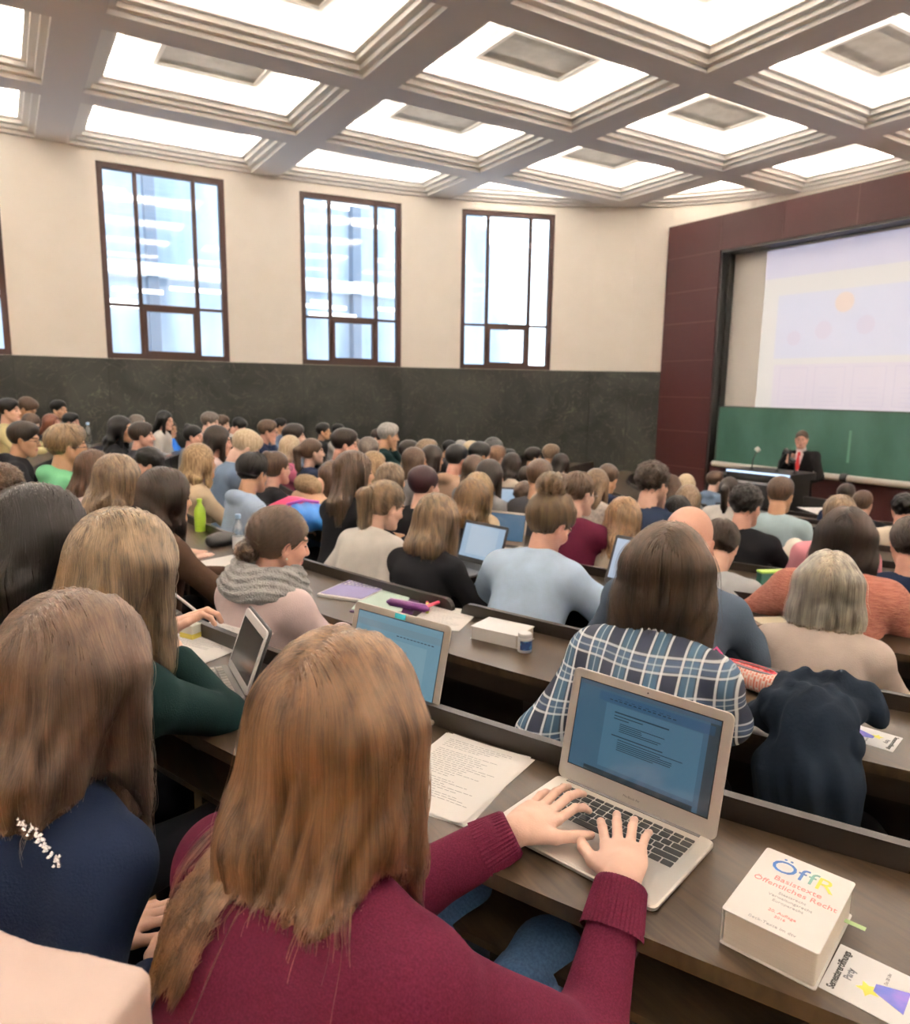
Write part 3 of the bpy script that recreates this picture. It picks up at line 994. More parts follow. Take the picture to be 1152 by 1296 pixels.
# ---- hair
def hair_parts(ps, style, L=.28, vol=1.0, part=0.0):
    """returns an sdf in figure space; Rh carries the head"""
    H = ps.hc; R = ps.Rh
    def W(x, y, z): return H+R@V(x, y, z)
    dn = V(0, 0, -1)
    bk = -ps.fw; bk = n_(V(bk[0], bk[1], 0))
    side = n_(R@V(1, 0, 0)*V(1, 1, 0))
    def push(p_, r_):
        q_ = p_.copy()
        for _ in range(6):
            t_ = float(ps.torso(q_[None], .016)[0])
            if t_ >= r_: break
            q_ = q_+bk*(r_-t_)*.9
        dd = q_-p_; l_ = np.linalg.norm(dd)
        return p_+dd*min(1, .055/l_) if l_ > 1e-6 else p_
    def face(Q, w=.066, z=-.045, h=.135, y=.122, ry=.088):
        return el(Q, (0, y, z), (w, ry, h))
    def f(P):
        Q = ps.q(P)
        if style in ('short', 'crew', 'cap', 'curly', 'beanie'):
            t = {'short': .015, 'crew': .006, 'cap': .012, 'curly': .018, 'beanie': .016}[style]*vol
            d = el(Q, (0, -.016, .032+t*.3), (.077+t, .098+t, .091+t))
            d = d+(1-np.clip((Q[:, 2]+.03)/.09, 0, 1))*(t*.62)
            if style == 'short':
                d = smin(d, el(Q, (0, .035, .088), (.060, .058, .034+t*.6)), .03)
            # hairline: cut away below a sloped plane and the face
            cut = (Q[:, 2]*1.0+.55*Q[:, 1]*-1.0)+(.062 if style in ('short', 'crew') else .075)
            lowback = -(Q[:, 2]+.092)
            fr = -(Q[:, 2]-.052+ .0*Q[:, 1])         # front fringe limit
            d = smax(d, lowback, .008)
            side_cut = -(Q[:, 2]-(Q[:, 1]*1.15-.052))  # keeps hair behind the ear line
            d = smax(d, side_cut, .008)
            d = smax(d, -face(Q, .070, -.050, .118, .118, .080), .006)
            for s_ in (-1, 1):
                d = smax(d, -el(Q, (s_*.092, .004, -.020), (.030, .022, .036)), .010)
            if style == 'curly':
                d = d+.007*np.sin(Q[:, 0]*110)*np.sin(Q[:, 1]*105+1)*np.sin(Q[:, 2]*115+2)+.005*np.sin(Q[:, 0]*63+2)*np.sin(Q[:, 2]*70)
            if style == 'beanie':
                d = smin(d, rc(Q, V(0, -.04, .06), V(0, -.075, .075), .075, .05), .03)
            return d
        t = .013*vol
        cap = el(Q, (0, -.016, .032), (.078+t, .098+t, .090+t))
        if style in ('pony', 'bun', 'topbun', 'lowbun'):
            d = smax(cap, -(Q[:, 2]+.088), .02)
            sc = -(Q[:, 2]-(Q[:, 1]*1.05-.034))
            d = smax(d, sc, .02)
            d = smax(d, -face(Q, .066, -.050, .122, .122, .084), .012)
            for s_ in (-1, 1):
                d = smax(d, -el(Q, (s_*.090, .004, -.020), (.030, .022, .036)), .010)
            if style == 'pony':
                a = W(0, -.108, .055); b = W(0, -.150, .02)
                d = smin(d, rc(P, a, b, .030, .034), .012)
                c = b+dn*.16+bk*(-.01)
                d = smin(d, rc(P, b, c, .038, .030), .02)
                d = smin(d, rc(P, c, c+dn*.08+bk*-.01, .030, .010), .02)
            elif style == 'topbun':
                d = smin(d, el(Q, (.0, -.098, .140), (.064, .056, .054)), .010)
                d = d+.004*np.sin(Q[:, 0]*120+Q[:, 2]*60)*np.sin(Q[:, 1]*100)*(Q[:, 2] > .09)
            elif style == 'bun':
                d = smin(d, el(Q, (0, -.085, .100), (.042, .040, .040)), .012)
            elif style == 'lowbun':
                d = smin(d, el(Q, (0, -.125, -.050), (.058, .036, .036)), .012)
                d = d+.003*np.sin(Q[:, 0]*140+Q[:, 2]*90)*np.sin(Q[:, 2]*130)*(Q[:, 1] < -.10)
            return d
        # hanging hair
        d = cap
        if style in ('bob', 'bobman', 'bobf'):
            Ln = {'bob': .17, 'bobman': .165, 'bobf': .185}[style]*(L/.28)
        else:
            Ln = L
        top = W(0, -.030, .0)
        fl = 1.0 if style not in ('bobf', 'bobman') else 1.06
        for sx in (-1, -.5, 0, .5, 1):
            a = W(sx*.062, -.035-.018*(1-abs(sx)), .01)
            un = {-1: 1.0, -.5: 1.10, 0: .97, .5: .93, 1: .86}[sx] if Ln > .2 else 1.0
            b = a+dn*Ln*un+bk*(.030 if Ln > .2 else .020)+side*sx*.018*fl
            r0 = .046*vol; r1 = (.040 if Ln < .2 else .024)*vol
            m_ = a*.45+b*.55
            if Ln > .2:
                b = push(b, r1*.9); m_ = push(m_, .034*vol*.8)
            rm = (.042 if Ln < .2 else .036)*vol
            d = smin(d, smin(rc(P, a, m_, r0, rm), rc(P, m_, b, rm, r1), .03), .035)
        for s_ in (-1, 1):
            a = W(s_*.072, .020, .03); b = a+dn*(Ln*.82)+side*s_*.006+bk*.010
            d = smin(d, rc(P, a, b, .028*vol, .024*vol), .025)
        fc = face(Q, .062, -.050, .128, .124, .088)
        d = smax(d, -fc, .012)
        # clear everything in front of the face below the fringe
        front = smax(-(Q[:, 1]-.062), np.abs(Q[:, 0])-.050, .01)
        d = smax(d, -smax(front, Q[:, 2]-.045, .01), .01)
        if style in ('wavy', 'longb'):
            m = np.clip((.02-Q[:, 2])*8, 0, 1)
            w_ = .0085 if style == 'wavy' else .003
            d = d+m*w_*np.sin(P[:, 2]*62+3*np.sin(P[:, 0]*24))*np.sin(P[:, 0]*48+P[:, 1]*30)
        # partings between hanging locks
        m = np.clip((.03-Q[:, 2])*10, 0, 1)
        ang = np.arctan2(Q[:, 0], -Q[:, 1])
        d = d+m*.0028*np.sin(ang*17+2.2*np.sin(P[:, 2]*9))
        return d
    return f

def grad(f, P, e=.002):
    g = np.stack([f(P+np.array([e if j == i else 0 for j in range(3)], P.dtype))-f(P-np.array([e if j == i else 0 for j in range(3)], P.dtype)) for i in range(3)], 1)
    return g/(np.linalg.norm(g, axis=1, keepdims=True)+1e-9)
def strands(ps, style, f, P0, N, steps, step, seed, wav=0.0, lift=.004, fly=.03, flat=1.0, target=None, Lh=None):
    r = np.random.RandomState(seed)
    P = P0[r.randint(0, len(P0), N)]+r.normal(size=(N, 3))*.003
    P = P.astype(np.float64)
    off = r.rand(N)**2*lift+.0006
    out = [P.copy()]
    H = ps.hc; R = ps.Rh
    cl = r.rand(N)*6.28
    prevd = None
    dead = np.zeros(N, bool)
    Ls = {'bob': .19, 'bobman': .185, 'bobf': .180}.get(style, Lh or .27)
    x0 = ((P-H)@R)[:, 0]
    zend = H[2]-.005-Ls*(1.0+.10*np.sin(x0*60+2)+.10*(r.rand(N)-.35)-(3.2*x0*(x0 < -.02) if N > 30000 else 0))
    isf = r.rand(N) < fly
    len0 = style in ('long', 'wavy', 'longb', 'bob', 'bobf', 'bobman') and target is None
    for k in range(steps):
        g = grad(f, P) if k == 0 or k % 3 == 0 else g2
        Q = (P-H)@R
        if target is not None:
            tw = target-P
            d = tw/(np.linalg.norm(tw, axis=1, keepdims=True)+1e-6)
        elif style in ('short', 'crew', 'curly', 'beanie'):
            d = np.stack([Q[:, 0]*1.2, Q[:, 1]*1.1+.02, -.055-Q[:, 2]*0], 1)@R.T
            if style == 'curly': d = d+r.normal(size=d.shape)*.15
        else:
            topness = np.clip((Q[:, 2]-.05)/.05, 0, 1)
            aw = np.stack([np.sign(Q[:, 0]+1e-5)*1.0, -.25+0*Q[:, 0], 0*Q[:, 0]], 1)@R.T
            d = np.tile(np.array([0, 0, -1.0]), (N, 1))+aw*(topness*1.3)[:, None]
            if wav: d = d+(np.stack([np.cos(cl*0+P[:, 1]*30), np.sin(P[:, 0]*30), 0*cl], 1)*(wav*np.sin(P[:, 2]*58+cl*.25+P[:, 0]*20))[:, None])
        fr_ = ((g[:, 2] < -.45) & (Q[:, 2] < -.06)).astype(float) if len0 else 0*g[:, 2]
        d = d-g*((d*g).sum(1)*flat*(1-fr_))[:, None]
        d = d/(np.linalg.norm(d, axis=1, keepdims=True)+1e-9)
        if prevd is not None:
            d = d*.6+prevd*.4; d = d/(np.linalg.norm(d, axis=1, keepdims=True)+1e-9)
        prevd = d
        Pn = P+d*step
        dist = f(Pn)
        corr = np.clip(dist-off-isf*.012*(k/steps), -.012, .012)*(1-fr_)*(dist < .012+isf*.02)
        g2 = grad(f, Pn)
        Pp = P
        P = Pn-g2*corr[:, None]
        if len0 and N > 12000:
            tor = lambda X: ps.torso(X, .020)
            td = tor(P)
            dead |= (td < .001) & (x0 > -.040*(N > 30000)-9*(N <= 30000)*0-.0*x0) if N > 30000 else (td < .001)
            P[dead] = Pp[dead]+(P[dead]-Pp[dead])*.01
            m2 = (td < .003) & ~dead
            if m2.any():
                gt = grad(tor, P[m2])
                P[m2] = P[m2]+gt*np.clip(.004+off[m2]-td[m2], 0, .02)[:, None]
        if len0:
            stop = P[:, 2] < zend
            P[stop] = Pp[stop]+(P[stop]-Pp[stop])*.02
        out.append(P.copy())
    return np.stack(out, 1)
def hair_curves(name, S, matr, parent, r0=.0006, r1=.0002):
    N, K, _ = S.shape
    hc = bpy.data.hair_curves.new(name)
    hc.add_curves([K]*N)
    hc.position_data.foreach_set('vector', np.asarray(S, F32).ravel())
    at_ = hc.attributes.get('radius') or hc.attributes.new('radius', 'FLOAT', 'POINT')
    rad_ = np.tile(np.linspace(r0, r1, K), N)
    at_.data.foreach_set('value', rad_.astype(F32))
    hc.materials.append(matr)
    o = bpy.data.objects.new(name, hc)
    COL.objects.link(o)
    o.parent = parent
    o['kind'] = 'stuff'
    return o

# ---- materials of figures
def hair_mat(name, c0, c1, tip=None):
    m = bpy.data.materials.new('hair_'+name)
    m.use_nodes = True
    nt = m.node_tree; L = nt.links
    b = nt.nodes['Principled BSDF']
    b.inputs['Roughness'].default_value = 0.42
    b.inputs['Specular IOR Level'].default_value = 0.22
    tc = nt.nodes.new('ShaderNodeTexCoord')
    mp = nt.nodes.new('ShaderNodeMapping'); mp.inputs['Scale'].default_value = (70, 70, 5)
    n = nt.nodes.new('ShaderNodeTexNoise'); n.inputs['Scale'].default_value = 1.6; n.inputs['Detail'].default_value = 5
    L.new(tc.outputs['Object'], mp.inputs[0]); L.new(mp.outputs[0], n.inputs['Vector'])
    c = nt.nodes.new('ShaderNodeValToRGB')
    c.color_ramp.elements[0].position = .36; c.color_ramp.elements[0].color = (*c0, 1)
    c.color_ramp.elements[1].position = .66; c.color_ramp.elements[1].color = (*c1, 1)
    L.new(n.outputs['Fac'], c.inputs[0])
    L.new(c.outputs[0], b.inputs['Base Color'])
    bp = nt.nodes.new('ShaderNodeBump'); bp.inputs['Strength'].default_value = .35; bp.inputs['Distance'].default_value = .004
    L.new(n.outputs['Fac'], bp.inputs['Height']); L.new(bp.outputs[0], b.inputs['Normal'])
    # strand material: colour varies from strand to strand
    s = bpy.data.materials.new('strand_'+name)
    s.use_nodes = True
    nt = s.node_tree; L = nt.links
    nt.nodes.clear()
    hb = nt.nodes.new('ShaderNodeBsdfHairPrincipled')
    hb.parametrization = 'COLOR'
    hb.inputs['Roughness'].default_value = .28
    hb.inputs['Radial Roughness'].default_value = .5
    hi = nt.nodes.new('ShaderNodeHairInfo')
    cr = nt.nodes.new('ShaderNodeValToRGB')
    cr.color_ramp.elements[0].position = 0.05; cr.color_ramp.elements[0].color = (*[v*.55 for v in c0], 1)
    cr.color_ramp.elements[1].position = 1.0; cr.color_ramp.elements[1].color = (*[min(v*1.75, .85) for v in c1], 1)
    tc = nt.nodes.new('ShaderNodeTexCoord')
    n2 = nt.nodes.new('ShaderNodeTexNoise'); n2.inputs['Scale'].default_value = 1.0; n2.inputs['Detail'].default_value = 3
    mp = nt.nodes.new('ShaderNodeMapping'); mp.inputs['Scale'].default_value = (42, 42, 4)
    L.new(tc.outputs['Object'], mp.inputs[0]); L.new(mp.outputs[0], n2.inputs['Vector'])
    ma = nt.nodes.new('ShaderNodeMath'); ma.operation = 'MULTIPLY'; ma.inputs[1].default_value = .45
    L.new(hi.outputs['Random'], ma.inputs[0])
    mr = nt.nodes.new('ShaderNodeMapRange'); mr.inputs[1].default_value = .35; mr.inputs[2].default_value = .65; mr.inputs[3].default_value = 0; mr.inputs[4].default_value = .6
    L.new(n2.outputs['Fac'], mr.inputs[0])
    ad = nt.nodes.new('ShaderNodeMath'); ad.operation = 'ADD'
    L.new(ma.outputs[0], ad.inputs[0]); L.new(mr.outputs[0], ad.inputs[1])
    L.new(ad.outputs[0], cr.inputs[0]); L.new(cr.outputs[0], hb.inputs['Color'])
    o = nt.nodes.new('ShaderNodeOutputMaterial')
    L.new(hb.outputs[0], o.inputs[0])
    return m, s
HC = {'black': ((.003, .0025, .0025), (.009, .007, .0065)), 'vdkbrown': ((.007, .0045, .0035), (.026, .015, .011)), 'dkbrown': ((.013, .008, .0055), (.038, .023, .015)),
      'dkbrown2': ((.024, .014, .009), (.085, .052, .032)), 'brown': ((.055, .030, .017), (.125, .070, .038)), 'brown2': ((.045, .026, .017), (.10, .062, .040)), 'brown3': ((.070, .040, .026), (.19, .115, .075)),
      'heroine': ((.085, .043, .021), (.30, .165, .085)), 'brownhl': ((.035, .021, .012), (.16, .10, .05)), 'ltbrown': ((.12, .07, .035), (.30, .19, .10)), 'ltbrownhl': ((.095, .055, .027), (.33, .205, .10)),
      'auburnbrown': ((.06, .028, .015), (.13, .06, .03)), 'auburn': ((.13, .035, .014), (.24, .07, .025)), 'ginger': ((.17, .08, .035), (.28, .14, .07)), 'strawberry': ((.25, .12, .045), (.55, .32, .14)),
      'sandy': ((.20, .12, .055), (.42, .27, .13)), 'sandybrown': ((.13, .075, .035), (.30, .18, .085)), 'dkblond': ((.14, .085, .045), (.38, .26, .15)), 'dkblond2': ((.12, .072, .036), (.42, .28, .15)),
      'blond': ((.45, .33, .19), (.72, .58, .38)), 'ashblond': ((.22, .165, .10), (.70, .60, .44)), 'honey': ((.22, .13, .055), (.55, .36, .17)), 'gold': ((.28, .15, .05), (.50, .30, .11)),
      'goldbrown': ((.08, .042, .018), (.36, .20, .075)), 'grey': ((.22, .21, .20), (.42, .40, .37)), 'greybrown': ((.08, .06, .05), (.20, .16, .13)), 'maroonhat': ((.030, .006, .010), (.040, .008, .014)),
      'bald': ((.2, .1, .08), (.3, .2, .15))}
_hm = {}
def hmat(k):
    if k not in _hm:
        q_ = .85 if k in ('ashblond', 'blond', 'grey') else .64
        s_ = .86 if k == 'heroine' else .82
        _hm[k] = hair_mat(k, *[tuple((s_*v+(1-s_)*sum(c)/3)*q_ for v in c) for c in HC[k]])
    return _hm[k]
def skin_mat(name, c, c2):
    m = mat('skin_'+name, c, 0.5, col2=c2, nscale=14, bump=.08, bscale=300)
    b = m.node_tree.nodes['Principled BSDF']
    b.inputs['Subsurface Weight'].default_value = .0
    return m
M_skin = [skin_mat('fair', (.60, .36, .27), (.68, .43, .33)), skin_mat('rosy', (.60, .32, .24), (.68, .39, .30)), skin_mat('tan', (.45, .25, .15), (.50, .29, .18)), skin_mat('pale', (.66, .43, .34), (.74, .50, .41))]
M_lip = mat('lip', (.42, .15, .13), .4); M_eye = mat('eye', (.03, .02, .018), .2); M_brow = mat('brow', (.06, .035, .02), .8)
CC = {'paleyellow': (.62, .56, .30), 'greytop': (.20, .20, .21), 'darkgrey': (.035, .035, .04), 'black': (.010, .010, .012), 'green': (.14, .40, .22), 'palepink': (.62, .50, .50), 'beige': (.50, .40, .28),
      'brown': (.045, .025, .016), 'white': (.72, .70, .67), 'blue': (.03, .14, .50), 'bluegrey': (.12, .17, .25), 'paleblue': (.34, .43, .58), 'navy': (.007, .012, .030), 'pinktop': (.70, .20, .34),
      'beigecoat': (.62, .42, .29), 'darkgreen': (.004, .014, .014), 'teal': (.03, .20, .19), 'tan': (.42, .28, .20), 'cream': (.62, .54, .44), 'maroon': (.085, .010, .026), 'creamknit': (.56, .51, .45),
      'navysuit': (.014, .022, .045), 'shirtblue': (.47, .62, .82), 'plaid': (.03, .05, .12), 'greyblue': (.055, .075, .105), 'lightgrey': (.42, .44, .46), 'iceblue': (.38, .50, .55), 'pink': (.72, .30, .36),
      'rust': (.26, .085, .06), 'beigegrey': (.46, .39, .35)}
def plaid_mat():
    m = bpy.data.materials.new('plaid_cloth')
    m.use_nodes = True
    nt = m.node_tree; L = nt.links
    b = nt.nodes['Principled BSDF']; b.inputs['Roughness'].default_value = .85
    tc = nt.nodes.new('ShaderNodeTexCoord')
    sx = nt.nodes.new('ShaderNodeSeparateXYZ'); L.new(tc.outputs['Object'], sx.inputs[0])
    def band(src, per, ph, lo, hi_, soft=.02):
        a = nt.nodes.new('ShaderNodeMath'); a.operation = 'MULTIPLY_ADD'; a.inputs[1].default_value = 1/per; a.inputs[2].default_value = ph+20
        L.new(src, a.inputs[0])
        f = nt.nodes.new('ShaderNodeMath'); f.operation = 'FRACT'; L.new(a.outputs[0], f.inputs[0])
        r = nt.nodes.new('ShaderNodeValToRGB')
        e = r.color_ramp.elements
        e[0].position = max(lo-soft, 0); e[0].color = (0, 0, 0, 1)
        e[1].position = lo; e[1].color = (1, 1, 1, 1)
        x = e.new(hi_); x.color = (1, 1, 1, 1)
        x = e.new(min(hi_+soft, 1)); x.color = (0, 0, 0, 1)
        L.new(f.outputs[0], r.inputs[0])
        return r.outputs[0]
    def mix(fac, c1, c2, amt=1.0):
        mu = nt.nodes.new('ShaderNodeMath'); mu.operation = 'MULTIPLY'; mu.inputs[1].default_value = amt; L.new(fac, mu.inputs[0])
        x = nt.nodes.new('ShaderNodeMixRGB'); L.new(mu.outputs[0], x.inputs[0])
        if isinstance(c1, tuple): x.inputs[1].default_value = (*c1, 1)
        else: L.new(c1, x.inputs[1])
        x.inputs[2].default_value = (*c2, 1)
        return x.outputs[0]
    base = (.006, .011, .030)
    X, Z = sx.outputs['X'], sx.outputs['Z']
    P = .078
    c = mix(band(X, P, .0, .30, .64), base, (.035, .11, .19), .55)
    c = mix(band(Z, P, .3, .32, .60), c, (.04, .08, .16), .5)
    c = mix(band(X, P, .0, .20, .25), c, (.85, .87, .88), .80)
    c = mix(band(X, P, .0, .70, .75), c, (.85, .87, .88), .80)
    c = mix(band(X, P, .0, .46, .48), c, (.75, .8, .82), .5)
    c = mix(band(Z, P, .3, .24, .28), c, (.85, .87, .88), .62)
    c = mix(band(Z, P, .3, .64, .68), c, (.85, .87, .88), .62)
    c = mix(band(Z, P, .3, .45, .47), c, (.75, .8, .82), .4)
    L.new(c, b.inputs['Base Color'])
    return m
_cm = {}
def cmat(k):
    if k not in _cm:
        if k == 'plaid': _cm[k] = plaid_mat()
        elif k == 'creamknit': _cm[k] = mat('cloth_knit', CC[k], .95, bump=1.0, bscale=90, nscale=40, col2=(.36, .33, .30))
        elif k == 'rust': _cm[k] = mat('cloth_rust', CC[k], .95, bump=.8, bscale=60, nscale=30, stretch=(1, 1, 5), col2=(.36, .14, .10))
        elif k == 'maroon': _cm[k] = mat('cloth_maroon', (.052, .0065, .017), .95, spec=.06, bump=.12, bscale=500, nscale=350, col2=(.078, .011, .027))
        else:
            c = CC[k]; _cm[k] = mat('cloth_'+k, tuple(v*.85 for v in c), .95, spec=.1, bump=.15, bscale=260, nscale=7, col2=tuple(v*1.02 for v in c))
    return _cm[k]
M_jeans = mat('jeans', (.03, .075, .16), .9, col2=(.05, .11, .22), nscale=200)
M_trous = mat('dark_trousers', (.008, .009, .012), .95, spec=.1)
M_shoe = mat('black_shoe', (.008, .008, .009), .5)
M_specs = mat('spectacle_frame', (.012, .010, .010), .3)

_mesh = {}
def cached(key, fn):
    if key not in _mesh: _mesh[key] = fn()
    return _mesh[key]
def put(name, me, parent, mats):
    o = link(name, me, parent)
    for i, m in enumerate(mats):
        if i < len(o.material_slots):
            o.material_slots[i].link = 'OBJECT'
            o.material_slots[i].material = m
    return o
dummy = [bpy.data.materials.new('slot')]*1
def bounds(pts, pad):
    a = np.array(pts)
    return a.min(0)-pad, a.max(0)+pad

def make_parts(ps, key, detail, hands=True, infl=.010, fold=.003, sleeve=.93, hair=('long', .28, 1.0), hood=False, collar=False, legs=True, hand_arg=None, armg=1.0, skip_cloth=False):
    """meshes of body, cloth, trousers for a pose; detail 0 far, 1 mid, 2 near, 3 closest"""
    hh = [.0085, .006, .0042, .0036][detail]; bb = [.018, .013, .0085, .006][detail]; hd = [.0065, .0045, .003, .0022][detail]
    def build_body():
        parts = []
        lo, hi = bounds([ps.hc, ps.neck1], .135); lo[2] = ps.neck1[2]-.045
        parts.append(surfnet(lambda P: ps.skin(P), lo, hi+V(0, 0, .0), hh))
        nh = len(parts[0][0])
        # neck, trunk core and arms down to the wrists (under the clothes)
        def low(P):
            d = smin(ps.skin(P, head=False), ps.torso(P, -.014), .02)
            for i in (0, 1): d = smin(d, ps.arm(P, i, -.008, 1.0), .02)
            return smax(d, P[:, 2]-(ps.neck1[2]-.038), 0)
        lo, hi = bounds([ps.hip, ps.sh[0], ps.sh[1], ps.neck1, ps.el[0], ps.el[1], ps.wr[0], ps.wr[1]], .10)
        lo[2] = .42; lo[0] -= .06; hi[0] += .06
        parts.append(surfnet(low, lo, hi, bb))
        if hands:
            for i in (0, 1):
                ha = (hand_arg or {}).get(i, dict(curl=(.55, .6, .65, .7), thumb=.2))
                segs = hand_segs(1 if i else -1, **ha)
                R = ps.hr[i]
                fo = R.T@(ps.el[i]-ps.wr[i])
                P_, F_ = surfnet(lambda P, s_=(1 if i else -1), g_=segs, o_=fo: hand_sdf(P, s_, g_, o_), (-.095, -.095, -.095), (.095, .20, .07), hd)
                parts.append((P_@R.T+ps.wr[i], F_))
        P, F = merge(parts)
        ctr = P[F].mean(1)
        mi = head_mat((ctr-ps.hc)@ps.Rh)
        mi[F[:, 0] >= nh] = 0
        return npmesh('body', P, F, [M_skin[0], M_lip, M_eye, M_brow], mi)
    def build_cloth():
        sd = sum(repr(key).encode()) % 1000
        def f(P):
            d = ps.torso(P, infl, .012)
            for i in (0, 1): d = smin(d, ps.arm(P, i, infl*.9, sleeve, armg), .035)
            if collar or hood:
                c = rc(P, ps.neck0-ps.up*.01, ps.neck0+(ps.neck1-ps.neck0)*.45, .070, .064)
                c = smax(c, -rc(P, ps.neck0-ps.up*.02, ps.neck1, .060, .052), .004)
                c = smax(c, (P-ps.neck0.astype(P.dtype))@n_(ps.neck1-ps.neck0).astype(P.dtype)-.050, .006)
                d = smin(d, c, .010)
            if hood:
                b = ps.neck0-ps.fw*.075+ps.up*.005
                h_ = el(P, b, (.115, .060, .055), ps.Rl)
                h_ = smax(h_, -rc(P, ps.neck0-ps.up*.05, ps.neck1, .062, .056), .01)
                d = smin(d, h_, .02)
            d = d+folds(P, fold, sd % 17)
            # neck opening
            d = smax(d, -smax(rc(P, ps.neck0, ps.neck1, .053, .050), -((P-ps.neck0.astype(P.dtype))@ps.up.astype(P.dtype)-.012), .01), .004) if not (collar or hood) else d
            return smax(d, -(P[:, 2]-.44), .01)
        lo, hi = bounds([ps.hip+V(.16, .1, 0), ps.hip-V(.16, .12, 0), ps.sh[0], ps.sh[1], ps.neck1, ps.el[0], ps.el[1], ps.wr[0], ps.wr[1]], .085)
        lo[2] = .43
        P, F = surfnet(f, lo, hi, bb*.92)
        return npmesh('cloth', P, F, [M_jeans])
    def build_legs():
        def f(P):
            d = el(P, ps.hip+V(0, -.02, -.03), (.168*ps.w, .135, .095))
            for s_ in (-1, 1):
                kn = V(s_*.11, .42, .50); an = V(s_*.11, .44, .11)
                d = smin(d, rc(P, V(s_*.085, 0, .52), kn, .082, .056), .05)
                d = smin(d, rc(P, kn, an, .056, .040), .03)
            return d
        P, F = surfnet(f, (-.27, -.19, .06), (.27, .54, .66), .022 if detail < 2 else .014)
        return npmesh('legs', P, F, [M_jeans])
    def build_shoes():
        def f(P):
            d = 9e9
            for s_ in (-1, 1):
                e = smin(rc(P, V(s_*.11, .42, .05), V(s_*.12, .58, .035), .043, .034), rc(P, V(s_*.11, .43, .10), V(s_*.11, .43, .05), .042, .044), .02)
                d = np.minimum(d, e)
            return smax(d, -(P[:, 2]-.002), .004)
        P, F = surfnet(f, (-.2, .34, -.01), (.2, .66, .15), .014)
        return npmesh('shoes', P, F, [M_jeans])
    body = cached((key, 'body', detail, hands), build_body)
    cloth = None if skip_cloth else cached((key, 'cloth', detail, infl, fold, hood, collar, round(sleeve, 2), armg), build_cloth)
    lg = cached(('legs', detail > 1, round(ps.w, 2)), build_legs) if legs else None
    sh = cached(('shoes',), build_shoes) if legs else None
    return body, cloth, lg, sh
def make_hair(ps, key, style, L, vol, detail):
    f = hair_parts(ps, style, L, vol)
    def b():
        pts = [ps.hc]
        lo, hi = bounds(pts, .165)
        if style in ('long', 'wavy', 'longb', 'bob', 'bobf', 'bobman', 'pony'):
            lo = lo-V(.03, .06, L if style not in ('bob', 'bobf', 'bobman') else .13)
            hi = hi+V(.03, .0, 0)
            if style == 'pony': lo = lo-V(0, .08, 0)
        if style in ('topbun', 'bun'): hi = hi+V(0, .03, .07)
        P, F = surfnet(f, lo, hi, [.011, .008, .0055, .0045][detail])
        return npmesh('hair', P, F, [M_jeans])
    me = cached((key, 'hair', style, round(L, 2), round(vol, 2), detail), b)
    return me, f
